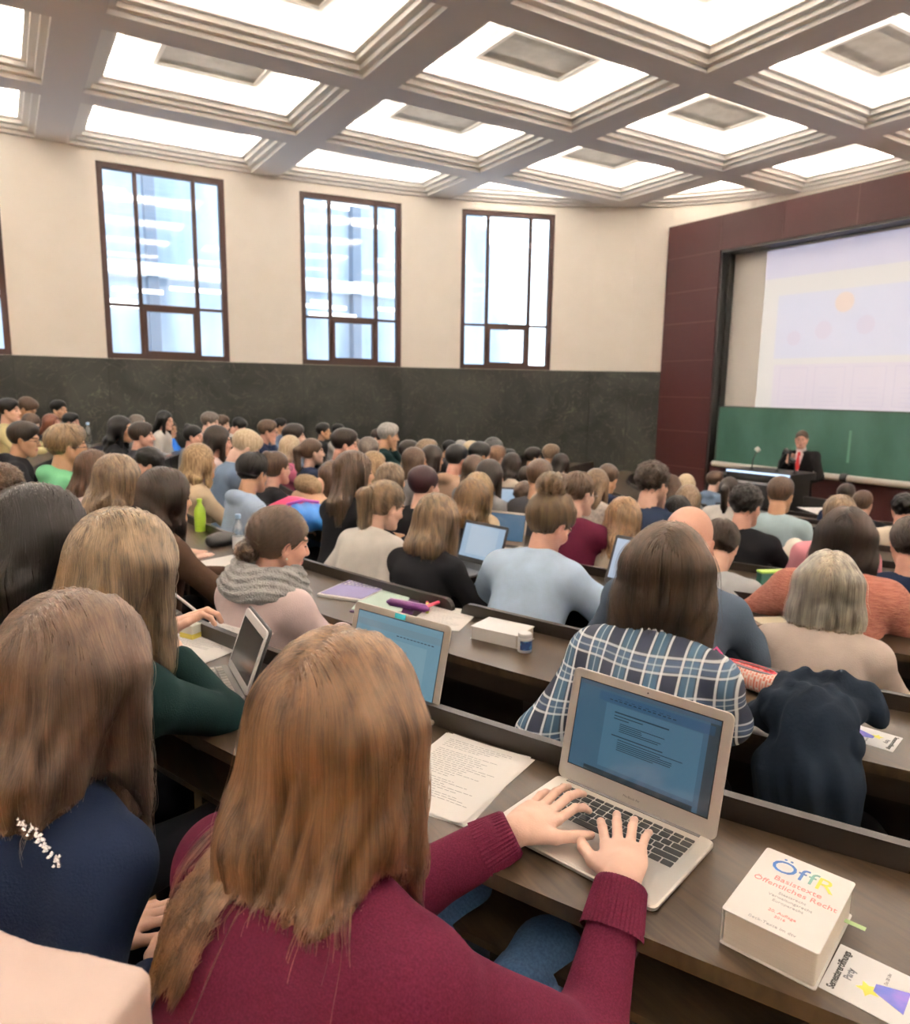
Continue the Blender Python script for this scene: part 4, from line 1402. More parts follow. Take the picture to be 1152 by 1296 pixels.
# ================================================================ the audience: head crown x, y, z, row, hair, hair colour, clothes, sex, pose, head turn, label
CROWD = [
 (0.043, 9.783, -0.163, 1, 'short', 'black', 'paleyellow', 'm', 'n', 0.0, 'dark haired person in pale yellow top at the far left edge against the stone wall'),
 (0.261, 10.736, -0.157, 1, 'short', 'brown', 'greytop', 'm', 'd', 0.0, 'short haired brown person in grey looking down, next to the pale yellow top'),
 (0.627, 11.199, -0.203, 1, 'short', 'black', 'darkgrey', 'm', 'n', 0.0, 'black haired person in dark top alone in the last row by the wall, upright'),
 (0.272, 10.064, -0.332, 1, 'bob', 'brown', 'greytop', 'f', 'd', 0.0, 'brown haired person in grey behind the dark haired one with glasses'),
 (0.488, 10.293, -0.35, 1, 'long', 'auburn', 'darkgrey', 'f', 'n', 0.0, 'red haired person just behind the blond one in the green hoodie'),
 (0.738, 10.783, -0.357, 1, 'short', 'black', 'greytop', 'm', 'h', 0.0, 'black haired person resting the head on a raised hand near the wall'),
 (0.104, 6.203, -0.267, 1, 'short', 'dkbrown', 'black', 'm', 'n', 0.0, 'dark haired person with glasses and black jacket left of the green hoodie'),
 (0.307, 5.125, -0.242, 2, 'short', 'sandy', 'green', 'm', 'n', 0.0, 'blond person with glasses in bright green hoodie'),
 (-0.041, 4.123, -0.384, 1, 'curly', 'brown', 'palepink', 'f', 'd', 0.0, 'curly brown head half cut by the left edge above the black haired one'),
 (0.427, 4.758, -0.37, 2, 'long', 'auburnbrown', 'palepink', 'f', 'n', 15.0, 'reddish brown haired person just behind the wavy blonde hair'),
 (0.44, 3.816, -0.318, 2, 'wavy', 'dkblond', 'beige', 'f', 'n', 10.0, 'person with long wavy dark blonde hair seen from behind'),
 (0.551, 3.251, -0.333, 2, 'wavy', 'dkbrown', 'brown', 'f', 'e', 0.0, 'person with long dark hair in brown sweater leaning an elbow on the white desk top'),
 (0.931, 7.597, -0.275, 2, 'wavy', 'black', 'black', 'f', 'n', -15.0, 'person with big loose black hair in black top leaning back'),
 (1.414, 9.911, -0.35, 2, 'wavy', 'greybrown', 'greytop', 'f', 'n', 0.0, 'person with grey brown wavy hair behind the big loose black hair'),
 (1.06, 7.268, -0.329, 2, 'short', 'dkbrown', 'darkgrey', 'm', 'n', 0.0, 'brown haired person in dark grey shirt in profile over the wavy blonde'),
 (0.862, 5.581, -0.433, 2, 'curly', 'black', 'darkgrey', 'm', 'd', 0.0, 'curly black head bent low between the two long haired ones'),
 (1.797, 10.219, -0.311, 2, 'long', 'black', 'white', 'f', 'n', -10.0, 'long black haired person in white by the far wall'),
 (1.943, 10.675, -0.455, 2, 'long', 'brown', 'blue', 'f', 'h', -25.0, 'brown haired person in bright blue sweater with a hand at the face'),
 (1.761, 8.375, -0.41, 3, 'bun', 'black', 'greytop', 'f', 'n', 0.0, 'person with small black bun above the honey blonde hair'),
 (2.291, 9.871, -0.322, 3, 'short', 'greybrown', 'greytop', 'm', 'n', 0.0, 'short greying hair person against the dark wall, taller of a pair'),
 (2.558, 10.338, -0.381, 3, 'short', 'brown', 'palepink', 'm', 'n', 0.0, 'person with short hair half hidden behind the greying one'),
 (1.549, 6.433, -0.317, 3, 'long', 'dkbrown', 'palepink', 'f', 'n', 0.0, 'person with straight dark brown long hair in pale top in profile'),
 (2.9, 10.685, -0.429, 3, 'short', 'black', 'white', 'm', 'd', 0.0, 'black haired person bowed forward in a white shirt'),
 (1.603, 5.736, -0.322, 3, 'short', 'blond', 'bluegrey', 'm', 'd', 0.0, 'pale blond short haired person in blue grey striped shirt'),
 (2.372, 9.125, -0.607, 3, 'short', 'black', 'darkgrey', 'm', 'd', 0.0, 'black short hair peeping between long brown hair and pale blond hair'),
 (1.107, 5.142, -0.375, 3, 'wavy', 'honey', 'beige', 'f', 'n', 0.0, 'person with long honey blonde hair behind the light blue hoodie'),
 (1.337, 4.675, -0.415, 3, 'short', 'black', 'paleblue', 'm', 'n', 25.0, 'black haired person in pale blue hoodie leaning sideways'),
 (1.612, 5.046, -0.437, 3, 'bun', 'brown', 'black', 'f', 'n', 0.0, 'person with high brown bun and glasses in black'),
 (2.726, 8.812, -0.384, 4, 'short', 'brown', 'navy', 'm', 'h', 0.0, 'short haired person with glasses and hand on chin in navy'),
 (3.768, 11.474, -0.477, 3, 'short', 'black', 'bluegrey', 'm', 'n', 0.0, 'black hair showing behind the navy one with the hand on chin'),
 (2.6, 7.504, -0.371, 4, 'short', 'dkbrown', 'bluegrey', 'm', 'n', 0.0, 'dark haired person in bluish grey left of the dark wall gap'),
 (2.384, 6.979, -0.453, 4, 'wavy', 'blond', 'pinktop', 'f', 'n', 20.0, 'light blonde person in pink top'),
 (2.405, 6.449, -0.451, 4, 'pony', 'brown', 'navy', 'f', 'n', 0.0, 'brown ponytail person in navy top above the beige fur trimmed coat'),
 (2.152, 5.297, -0.546, 4, 'long', 'brown', 'beigecoat', 'f', 'l', 0.0, 'brown haired person bent forward in a beige coat with a furry hood'),
 (4.022, 10.28, -0.501, 4, 'short', 'black', 'black', 'f', 'n', 0.0, 'black haired person in black closest to the wall left of the white shirt'),
 (4.385, 10.58, -0.531, 4, 'short', 'black', 'white', 'm', 'n', 0.0, 'black haired person in white shirt beside the dark green top'),
 (2.571, 6.077, -0.347, 4, 'short', 'dkbrown', 'darkgreen', 'm', 'n', 0.0, 'dark haired person in dark green top in profile'),
 (1.698, 3.889, -0.346, 3, 'long', 'brown', 'black', 'f', 'n', 0.0, 'person with very long straight brown hair in black'),
 (4.153, 9.401, -0.672, 5, 'bob', 'brown', 'greytop', 'f', 'n', 0.0, 'brown bob just above the very long brown hair'),
 (3.172, 6.842, -0.476, 5, 'bob', 'greybrown', 'greytop', 'f', 'n', 0.0, 'greyish brown bob left of the dark haired one with bowed head'),
 (3.385, 7.343, -0.571, 5, 'short', 'ltbrown', 'greytop', 'm', 'n', 0.0, 'light brown short hair right of the long brown hair'),
 (2.55, 5.411, -0.493, 4, 'bob', 'honey', 'beige', 'f', 'n', -30.0, 'golden haired person in beige seen between brown heads'),
 (4.723, 9.88, -0.584, 5, 'short', 'dkbrown', 'greytop', 'm', 'd', 0.0, 'dark haired person looking down left of the grey haired one'),
 (3.781, 7.636, -0.38, 5, 'short', 'grey', 'darkgreen', 'm', 'h', 0.0, 'grey haired person with hand on chin sitting tallest before the wall'),
 (2.299, 4.605, -0.507, 4, 'bob', 'dkblond', 'bluegrey', 'f', 'n', 0.0, 'dark blonde person in denim blue just beyond the ponytail'),
 (1.654, 3.367, -0.464, 3, 'pony', 'ltbrown', 'white', 'f', 'n', 0.0, 'person with straight light brown ponytail in white blouse'),
 (2.272, 4.076, -0.483, 4, 'beanie', 'maroonhat', 'black', 'm', 'n', 0.0, 'person wearing a dark maroon knit beanie'),
 (3.051, 5.647, -0.491, 5, 'bob', 'brown', 'greytop', 'f', 'n', 0.0, 'wide brown bob directly above the maroon beanie'),
 (3.714, 7.0, -0.539, 5, 'short', 'dkbrown', 'teal', 'm', 'n', 0.0, 'dark haired person in teal top with white stripe'),
 (3.611, 6.415, -0.49, 5, 'short', 'dkblond', 'beige', 'm', 'n', 0.0, 'dark blond short hair beyond the wide brown bob'),
 (3.472, 6.061, -0.51, 5, 'bob', 'dkbrown', 'beige', 'f', 'n', 0.0, 'dark brown bob in profile left of the beige jacket'),
 (5.452, 9.014, -0.709, 6, 'short', 'black', 'darkgrey', 'm', 'n', 0.0, 'black hair peeping behind the bearded one'),
 (3.45, 5.579, -0.476, 5, 'short', 'black', 'tan', 'm', 'n', 0.0, 'black haired bearded person in light tan jacket with hood'),
 (5.956, 9.495, -0.751, 6, 'short', 'grey', 'greytop', 'm', 'n', 0.0, 'grey short hair just above the black haired bearded one'),
 (4.724, 7.299, -0.59, 6, 'short', 'blond', 'greytop', 'm', 'n', 0.0, 'light blond head between two black haired ones'),
 (4.084, 6.163, -0.509, 6, 'short', 'black', 'paleblue', 'm', 'n', 0.0, 'black haired person in pale blue shirt left of the black cap'),
 (4.692, 6.792, -0.512, 6, 'cap', 'black', 'darkgrey', 'm', 'n', 0.0, 'person in a black cap against the dark wall'),
 (4.533, 6.497, -0.584, 6, 'short', 'ginger', 'white', 'm', 'n', 0.0, 'reddish short haired person with white collar below the black cap'),
 (3.359, 5.138, -0.529, 5, 'bob', 'brown', 'greytop', 'f', 'n', 0.0, 'brown bob above the dark straight long hair'),
 (3.111, 4.549, -0.503, 5, 'long', 'dkbrown', 'greytop', 'f', 'n', 0.0, 'person with dark straight long hair in grey behind the open laptop'),
 (4.484, 6.137, -0.623, 6, 'wavy', 'dkbrown', 'cream', 'f', 'n', 0.0, 'person with dark wavy hair in cream top facing a lit laptop'),
 (5.75, 7.963, -0.764, 7, 'short', 'black', 'darkgrey', 'm', 'n', 0.0, 'dark hair behind the cream top'),
 (2.683, 4.051, -0.535, 4, 'bob', 'gold', 'beige', 'f', 'n', 0.0, 'golden crown of hair just behind the wavy two tone hair'),
 (2.363, 3.626, -0.511, 4, 'wavy', 'goldbrown', 'darkgrey', 'f', 'n', 0.0, 'person with long wavy hair going gold at the ends'),
 (5.698, 7.36, -0.697, 7, 'short', 'dkbrown', 'darkgrey', 'm', 'n', 0.0, 'short dark haired one of the two heads against the green stone'),
 (5.666, 6.961, -0.628, 7, 'short', 'ltbrown', 'black', 'm', 'n', 0.0, 'short light brown haired person in black against the green stone'),
 (5.448, 6.502, -0.691, 7, 'long', 'dkbrown', 'navy', 'f', 'n', 0.0, 'person with dark long hair right of the short light brown head'),
 (4.25, 5.555, -0.706, 6, 'short', 'dkbrown', 'navy', 'm', 'n', 0.0, 'dark haired person in navy sitting right of the lit laptop'),
 (3.276, 4.144, -0.48, 5, 'short', 'brown', 'darkgrey', 'm', 'n', 0.0, 'brown short hair left of the messy bun, farther away'),
 (3.593, 4.731, -0.73, 5, 'curly', 'brown', 'darkgrey', 'm', 'n', 0.0, 'brown curly head in dark grey directly left of the messy bun'),
 (3.65, 4.327, -0.626, 5, 'curly', 'auburnbrown', 'darkgrey', 'f', 'n', 0.0, 'reddish brown hair between the messy bun and the crew cut'),
 (2.792, 3.179, -0.442, 4, 'crew', 'brown', 'maroon', 'm', 'n', 0.0, 'crew cut person with glasses in dark maroon sweater'),
 (4.132, 4.472, -0.611, 6, 'long', 'ltbrown', 'creamknit', 'f', 'n', 0.0, 'light brown haired person in cream knit sweater leaning forward'),
 (4.5, 4.722, -0.616, 6, 'short', 'brown', 'navy', 'm', 'd', 0.0, 'brown haired person in navy beyond the cream knit sweater'),
 (3.588, 3.356, -0.443, 5, 'curly', 'dkbrown', 'navysuit', 'm', 'h', 0.0, 'person with thick dark brown hair in navy jacket, chin on hand'),
 (5.398, 4.8, -0.758, 7, 'wavy', 'brown', 'darkgrey', 'f', 'n', 0.0, 'wavy brown hair just right of the navy jacket'),
 (6.204, 5.312, -0.841, 8, 'bob', 'blond', 'greytop', 'f', 'n', 0.0, 'blonde head farthest of the two blondes before the dark red panel'),
 (4.567, 3.88, -0.697, 6, 'long', 'dkblond', 'greytop', 'f', 'n', 0.0, 'blonde straight hair right before the blonde head by the dark red panel'),
 (3.88, 3.384, -0.679, 5, 'long', 'black', 'black', 'f', 'n', 0.0, 'black haired person in black just behind the bald head'),
 (2.946, 2.952, -0.574, 4, 'wavy', 'strawberry', 'cream', 'f', 'n', 0.0, 'person with long strawberry blonde curls in cream top'),
 (1.951, 2.381, -0.415, 3, 'topbun', 'brownhl', 'shirtblue', 'f', 'd', -18.0, 'person with messy top bun in light blue shirt, seen from behind'),
 (1.68, 2.884, -0.47, 3, 'long', 'ltbrownhl', 'black', 'f', 'n', 0.0, 'person with straight light brown hair in black sweater'),
 (1.433, 1.267, -0.324, 2, 'bobman', 'dkbrown2', 'plaid', 'm', 'd', 0.0, 'person with chin length brown hair in blue and white plaid shirt'),
 (2.029, 1.712, -0.37, 3, 'bald', 'bald', 'greyblue', 'm', 'n', 0.0, 'bald person in grey blue sweater'),
 (2.913, 2.26, -0.596, 4, 'short', 'dkbrown', 'lightgrey', 'm', 'd', 0.0, 'short dark haired person in light grey t-shirt right of the bald one'),
 (7.209, 5.748, -0.904, 9, 'short', 'brown', 'bluegrey', 'm', 'n', 0.0, 'brown haired person in grey blue hoodie before the lectern'),
 (5.51, 4.227, -0.724, 7, 'pony', 'dkbrown', 'white', 'f', 'n', -10.0, 'long dark hair over a white top, person near the lectern'),
 (3.864, 2.839, -0.548, 5, 'curly', 'black', 'black', 'm', 'n', 0.0, 'person with curly black hair and black shirt, bare neck'),
 (4.784, 3.23, -0.581, 6, 'short', 'brown', 'iceblue', 'm', 'n', -10.0, 'short brown haired person in light blue t-shirt in front of the lectern'),
 (4.076, 2.361, -0.568, 5, 'short', 'sandybrown', 'pink', 'm', 'n', 0.0, 'short sandy haired person in pink shirt'),
 (2.963, 1.679, -0.451, 4, 'bob', 'vdkbrown', 'rust', 'f', 'n', 0.0, 'person with straight dark brown hair in rust red sweater'),
 (7.44, 4.264, -0.897, 9, 'short', 'dkbrown', 'navy', 'm', 'n', 0.0, 'dark haired head farthest back above the sandy haired one'),
 (6.624, 3.637, -0.845, 8, 'short', 'brown', 'black', 'm', 'n', -15.0, 'brown haired person in black hoodie right of the sandy haired one'),
 (5.924, 2.927, -0.74, 7, 'curly', 'black', 'cream', 'm', 'n', 0.0, 'black haired person in cream sweater cut by the right edge'),
 (3.433, 1.645, -0.529, 4, 'short', 'dkbrown', 'navy', 'm', 'n', 0.0, 'person in dark navy jacket mostly outside the right edge'),
 (2.294, 1.341, -0.503, 3, 'bobf', 'ashblond', 'beigegrey', 'f', 'n', 0.0, 'person with sleek blonde bob in beige grey sweater'),
 (0.776, 2.42, -0.399, 2, 'lowbun', 'brown2', 'palepink', 'f', 'n', -10.0, 'person with low brown bun and grey wool scarf'),
 (0.047, 2.074, -0.243, 1, 'longb', 'black', 'greytop', 'f', 'n', 0.0, 'person with thick black hair and dark rimmed glasses at the left edge'),
 (0.192, 1.659, -0.255, 1, 'long', 'dkblond2', 'darkgreen', 'f', 'd', -5.0, 'person with long dark blonde hair in dark green sweater, writing'),
 (0.06, 1.175, -0.301, 1, 'long', 'brown3', 'navy', 'f', 'd', 0.0, 'person with very long brown hair in navy top with beaded shoulder seam'),
 (0.331, 0.806, -0.297, 1, 'long', 'heroine', 'maroon', 'f', 'd', 0.0, 'person in maroon sweater typing on the open silver laptop'),
]
def cloth_name(c):
    return {'green': 'hoodie', 'paleblue': 'hoodie', 'beigecoat': 'coat', 'navysuit': 'jacket', 'shirtblue': 'shirt', 'plaid': 'shirt', 'white': 'shirt', 'lightgrey': 't_shirt', 'iceblue': 't_shirt', 'black': 'top', 'tan': 'jacket'}.get(c, 'sweater')
def root_for(ps, x, y, z, row, yaw):
    tp = ps.top()
    s = max(.90, min(1.10, (z-FL[row])/(tp[2]+.010)))
    c, sn = math.cos(yaw-PI/2), math.sin(yaw-PI/2)
    hx, hy = s*(c*tp[0]-sn*tp[1]), s*(sn*tp[0]+c*tp[1])
    return (x-hx, y-hy, z-s*(tp[2]+.010)), s
def to_local(loc, s, yaw, w):
    d = (Vector(w)-Vector(loc))/s
    c, sn = math.cos(-(yaw-PI/2)), math.sin(-(yaw-PI/2))
    return V(c*d.x-sn*d.y, sn*d.x+c*d.y, d.z)
def glasses(ps, parent, key):
    def b():
        mb = MB()
        R = ps.Rh; H = ps.hc
        def W(x, y, z): return Vector(H+R@V(x, y, z))
        for s_ in (-1, 1):
            c = [W(s_*.032+.024*math.cos(a*PI/8), .106-.004*abs(math.cos(a*PI/8)), -.002+.018*math.sin(a*PI/8)) for a in range(17)]
            mb.tube(c, .0018, 6)
            mb.tube([W(s_*.056, .100, .002), W(s_*.078, .070, .002), W(s_*.084, .0, .0)], .0020, 6)
        mb.tube([W(-.009, .108, .002), W(.009, .108, .002)], .0016, 6)
        return mb.mesh('glasses', M_specs, True)
    link('glasses', cached((key, 'glasses'), b), parent)
PEOPLE = {}
def seat(ps_root, row, lab):
    pass
def place(rec, idx):
    x, y, z, row, style, hcol, ccol, sex, pose, turn, label = rec
    rr = random.Random(idx*17+3)
    male = sex == 'm'
    dist = math.hypot(x, y)
    detail = 0 if dist > 4.3 else (1 if dist > 2.9 else 2)
    if label in HERO: return HERO[label](rec)
    lean = {'n': rr.choice([5, 9, 14]), 'd': 16, 'h': 13, 'l': 45, 'e': 8}[pose]
    pitch = {'n': rr.choice([0, 8]), 'd': 34, 'h': 6, 'l': 50, 'e': 6}[pose]
    tq = int(turn+rr.choice([-15, 0, 0, 15]))
    arms = 'chin' if pose == 'h' else rr.choice(['desk', 'desk', 'lap', 'wide']) if pose in 'nd' else 'desk'
    key = (male, lean, pitch, tq, arms)
    ps = Pose(male, lean, tq, pitch, arms=arms)
    yaw = math.atan2(5.7-y, 10.3-x)
    loc, s = root_for(ps, x, y, z, row, yaw)
    root = empty('person', loc, yaw-PI/2, label, 'person', 'students seated in the rows')
    root.scale = (s, s, s)
    hood = ccol in ('green', 'paleblue', 'tan') or 'hoodie' in label
    body, cloth, lg, sh = make_parts(ps, key, detail, hood=hood, collar='shirt' in label or 'collar' in label)
    put('body', body, root, [M_skin[rr.randrange(4)] if 'black haired' not in label else M_skin[rr.choice([1, 2])], M_lip, M_eye, M_brow])
    put(cloth_name(ccol), cloth, root, [cmat(ccol)])
    put('trousers', lg, root, [rr.choice([M_trous, M_jeans])])
    put('shoes', sh, root, [M_shoe])
    if style != 'bald':
        Lh = .24 if style == 'wavy' else .27
        if 'very long' in label: Lh = .34
        me, f = make_hair(ps, key, style, Lh, 1.0, detail)
        nm = 'beanie' if style == 'beanie' else 'hair'
        h = put(nm, me, root, [hmat(hcol)[0]])
        if style not in ('beanie', 'bald') and dist < 5.2:
            co = np.empty(len(me.vertices)*3, F32); me.vertices.foreach_get('co', co)
            N, st = (2600, .0009) if dist > 3.6 else (5000, .0008)
            n_st = {'short': 6, 'crew': 4, 'curly': 6}.get(style, 14)
            S = strands(ps, style, f, co.reshape(-1, 3), N, n_st, .007 if n_st < 10 else .012, idx, wav=.45 if style == 'wavy' else 0, Lh=Lh)
            hair_curves('hair_strands', S, hmat(hcol)[1], h, st, st*.4)
        if style == 'cap':
            mb = MB()
            R = ps.Rh; H = ps.hc
            def W(a, b, c): return Vector(H+R@V(a, b, c))
            top = [[W(.098*math.cos(a*PI/8)*math.cos(e), .115*math.sin(a*PI/8)*math.cos(e)-.012, .045+.088*math.sin(e)) for a in range(16)] for e in (0, .4, .8, 1.2, 1.5)]
            vs = [p for r_ in top for p in r_]
            fs = [(i*16+a, i*16+(a+1) % 16, (i+1)*16+(a+1) % 16, (i+1)*16+a) for i in range(4) for a in range(16)]
            mb.add(vs, fs)
            mb.add([W(-.06, .09, .045), W(.06, .09, .045), W(.045, .17, .035), W(-.045, .17, .035), W(-.06, .09, .05), W(.06, .09, .05), W(.045, .17, .04), W(-.045, .17, .04)], [(0,1,2,3),(4,7,6,5),(0,4,5,1),(1,5,6,2),(2,6,7,3),(3,7,4,0)])
            mb.obj('cap', M_black, root, True)
    if 'glasses' in label: glasses(ps, root, key)
    if 'furry hood' in label:
        def fh(P):
            d = el(P, ps.neck0-ps.fw*.09+ps.up*.03, (.17, .085, .075), ps.Rl)
            return d+.006*np.sin(P[:, 0]*90)*np.sin(P[:, 1]*80)*np.sin(P[:, 2]*85)
        lo, hi = bounds([ps.neck0-ps.fw*.09], .22)
        P, F = surfnet(fh, lo, hi, .012)
        link('fur_hood', npmesh('fur_hood', P, F, [mat('brown_fur', (.22, .15, .08), 1, col2=(.38, .28, .17), nscale=60, bump=1, bscale=200)]), root)
    if row <= 4 and x > -.5 and dist < 4.2: chair_under(loc, yaw, row, label)
    return root
def chair_under(loc, yaw, row, who):
    w = ' '.join(who.replace('person with ', '').replace('person in ', '').split()[:6])
    for a in (' with', ' and', ' in', ' a', ' the', ' of', ' on', ' at', ','):
        while w.endswith(a): w = w[:-len(a)]
    r = empty('folding_seat', (loc[0], loc[1], FL[row]), yaw-PI/2, 'black folding seat under the person with '+w, 'seat', 'folding seats of the bench rows')
    mb = MB(); mb.rbox(.42, .40, .405, .430, .06, bev=.008); mb.obj('seat_board', M_panel, r, True)
    mb = MB(); mb.box((-.02, -.23, 0), (.02, -.19, .41)); mb.box((-.10, -.25, 0), (.10, -.15, .02)); mb.obj('leg', M_black, r)
# ================================================================ the people close to the camera
HERO = {}
def hero(label_part):
    def deco(fn):
        for r in CROWD:
            if label_part in r[-1]: HERO[r[-1]] = fn; return fn
        raise KeyError(label_part)
    return deco
def std(rec, ps, key, yaw, detail, L, vol, N, st, skin=0, cname=None, hood=False, collar=False, steps=20, step=.014, wav=0, style=None, fly=.04, lift=.006, hand_arg=None, sleeve=.93, fold=.004, armg=1.0, infl=.010, ex=None, row=None, pre=None, tr=None):
    x, y, z, row_, style_, hcol, ccol, sex, pose, turn, label = rec
    style = style or style_
    row = row_
    loc, s = root_for(ps, x, y, z, row, yaw)
    if pre: pre(ps, loc, s)
    root = empty('person', loc, yaw-PI/2, label, 'person', 'students seated in the rows')
    root.scale = (s, s, s)
    body, cloth, lg, sh = make_parts(ps, key, detail, hood=hood, collar=collar, hand_arg=hand_arg, sleeve=sleeve, fold=fold, armg=armg, infl=infl)
    put('body', body, root, [M_skin[skin], M_lip, M_eye, M_brow])
    put(cname or cloth_name(ccol), cloth, root, [cmat(ccol)])
    put('trousers', lg, root, [tr or M_trous]); put('shoes', sh, root, [M_shoe])
    h = None
    if style != 'bald':
        me, f = make_hair(ps, key, style, L, vol, detail)
        h = put('hair', me, root, [hmat(hcol)[0]])
        co = np.empty(len(me.vertices)*3, F32); me.vertices.foreach_get('co', co)
        if N:
            S = strands(ps, style, f, co.reshape(-1, 3), N, steps, step, int(N/7), wav=wav, fly=fly, lift=lift, Lh=L)
            hair_curves('hair_strands', S, hmat(hcol)[1], h, st, st*.35)
    chair_under(loc, yaw, row, label)
    return root, loc, s, ps

@hero('typing on the open silver laptop')
def _(rec):
    yaw = rad(22)
    ps = Pose(False, 30, 4, 26, roll=0, head_fwd=-.030, bend=-14, w=1.06)
    def pre(ps, loc, s):
        W = lambda px, py, z: to_local(loc, s, yaw, at(px, py, z))
        wL, kL = W(652, 1052, -.738), W(712, 1012, -.735)
        wR, kR = W(788, 1112, -.738), W(790, 1054, -.735)
        eL, eR = W(520, 1125, -.82), W(742, 1335, -.885)
        ps.wr = [wL, wR]; ps.el = [eL, eR]
        ps.hr = [basis(n_(kL-wL), n_(V(.10, 0, 1))), basis(n_(kR-wR), n_(V(-.12, 0, 1)))]
    ha = {0: dict(curl=(.62, .52, .45, .50), thumb=-.15, spread=.02, lift=(.25, .28, .28, .22)), 1: dict(curl=(.42, .38, .38, .36), thumb=.1, spread=.05, lift=(.12, .12, .10, .05))}
    root, loc, s, ps = std(rec, ps, 'typing', yaw, 3, .225, 1.10, 34000, .00045, skin=3, steps=32, step=.014, hand_arg=ha, sleeve=.80, armg=1.06, infl=.012, fold=.0065, pre=pre, style='long', fly=.05, lift=.007, tr=M_jeans)
    kn = to_local(loc, s, yaw, at(694, 1212, -.955)); kl = kn-V(.20, -.02, 0)
    def jl(P):
        d = el(P, ps.hip+V(0, -.02, -.03), (.17, .135, .095))
        for hx, k_ in ((.085, kn), (-.085, kl)):
            d = smin(d, rc(P, V(hx, 0, .52), k_, .085, .060), .05)
            d = smin(d, rc(P, k_, V(k_[0], k_[1]+.02, .11), .058, .040), .03)
        return d+folds(P, .003, 5)
    P_, F_ = surfnet(jl, (-.32, -.19, .06), (.34, max(kn[1], .5)+.12, .68), .010)
    [o for o in root.children if o.name.startswith('trousers')][0].data = npmesh('trousers', P_, F_, [M_jeans])
    # ribbed cuffs
    for i in (0, 1):
        a = ps.wr[i]+(ps.el[i]-ps.wr[i])*.34; b = ps.wr[i]+(ps.el[i]-ps.wr[i])*.02
        ax = n_(b-a); u = n_(np.cross(ax, V(0, 0, 1))); w = np.cross(ax, u)
        n = 132; vs = []; fs = []; K = 12
        for k in range(K+1):
            t = k/K
            c = a+(b-a)*t
            r0 = .0490-.0085*t
            if k == K: r0 -= .004
            for j in range(n):
                an = 2*PI*j/n
                r = r0+.0009*math.cos(an*40)
                vs.append(tuple(c+u*r*math.cos(an)+w*r*math.sin(an)))
        for k in range(K):
            for j in range(n):
                fs.append((k*n+j, k*n+(j+1) % n, (k+1)*n+(j+1) % n, (k+1)*n+j))
        mb = MB(); mb.add(vs, fs)
        mb.obj('cuff', cmat('maroon'), root, True)
    return root

@hero('very long brown hair in navy top')
def _(rec):
    yaw = rad(24)
    ps = Pose(False, 24, 6, 24, head_fwd=-.02, bend=-8, w=1.0, arms='lap')
    root, loc, s, ps = std(rec, ps, 'navygirl', yaw, 3, .27, 1.12, 22000, .00045, skin=0, steps=32, step=.014, wav=.12, fly=.06, lift=.008, fold=.004, style='long')
    M_bead = mat('silver_beads', (.75, .75, .78), .25, metal=.8)
    mb = MB()
    rr = random.Random(4)
    pts = [ps.neck0+V(0, -.062, .012)+(ps.sh[1]-ps.neck0)*t*.9+V(.02, -.020*math.sin(t*3), .045*(1-t)*t*2+.024) for t in np.linspace(.25, 1, 30)]
    pts += [ps.neck0+rotz(a)@V(0, -.066, .020) for a in np.linspace(-1.1, 1.1, 22)]
    for p in pts:
        for j in range(3):
            q = Vector(p)+Vector((rr.uniform(-.006, .006), rr.uniform(-.006, .006), rr.uniform(0, .008)))
            mb.lathe([(.0005, -.003), (.003, 0), (.0005, .003)], 6, M=Matrix.Translation(q))
    mb.obj('beaded_trim', M_bead, root, True)['kind'] = 'stuff'
    return root

@hero('long dark blonde hair in dark green sweater')
def _(rec):
    yaw = rad(26)
    ps = Pose(False, 26, -4, 30, head_fwd=-.01, bend=-6, w=1.0)
    def pre(ps, loc, s):
        W = lambda px, py, z: to_local(loc, s, yaw, at(px, py, z))
        ps.wr = [W(205, 800, -.66), W(245, 880, -.745)]
        ps.el = [W(125, 810, -.70), W(285, 905, -.76)]
        ps.wr[1] = ps.el[1]+n_(V(-.80, .05, .42))*.21
        ps.hr = [basis(n_(V(.5, .4, .35)), n_(V(-.3, -.1, 1))), basis(V(-.6, .1, .6), V(.3, .8, .3))]
    ha = {0: dict(curl=(1.0, 1.05, 1.1, 1.15), thumb=.9, lift=(.1, .1, .1, .1))}
    root, loc, s, ps = std(rec, ps, 'writer', yaw, 3, .26, 1.10, 16000, .0006, skin=0, steps=26, step=.014, wav=.15, fly=.06, hand_arg=ha, fold=.004, pre=pre, style='long')
    c1 = ps.wr[0]+(ps.el[0]-ps.wr[0])*.55; c2 = ps.wr[0]+(ps.el[0]-ps.wr[0])*.10
    mb = MB(); mb.tube([Vector(c1), Vector((c1+c2)/2), Vector(c2)], [.050, .046, .040], 24); mb.obj('shirt_cuff', cmat('paleblue'), root, True)
    return root

@hero('thick black hair and dark rimmed glasses')
def _(rec):
    yaw = rad(26)
    ps = Pose(False, 14, -6, 10, arms='desk')
    root, loc, s, ps = std(rec, ps, 'blackhair', yaw, 2, .25, 1.22, 9000, .0007, skin=0, steps=20, step=.014, fly=.06, style='longb')
    glasses(ps, root, 'blackhair')
    return root

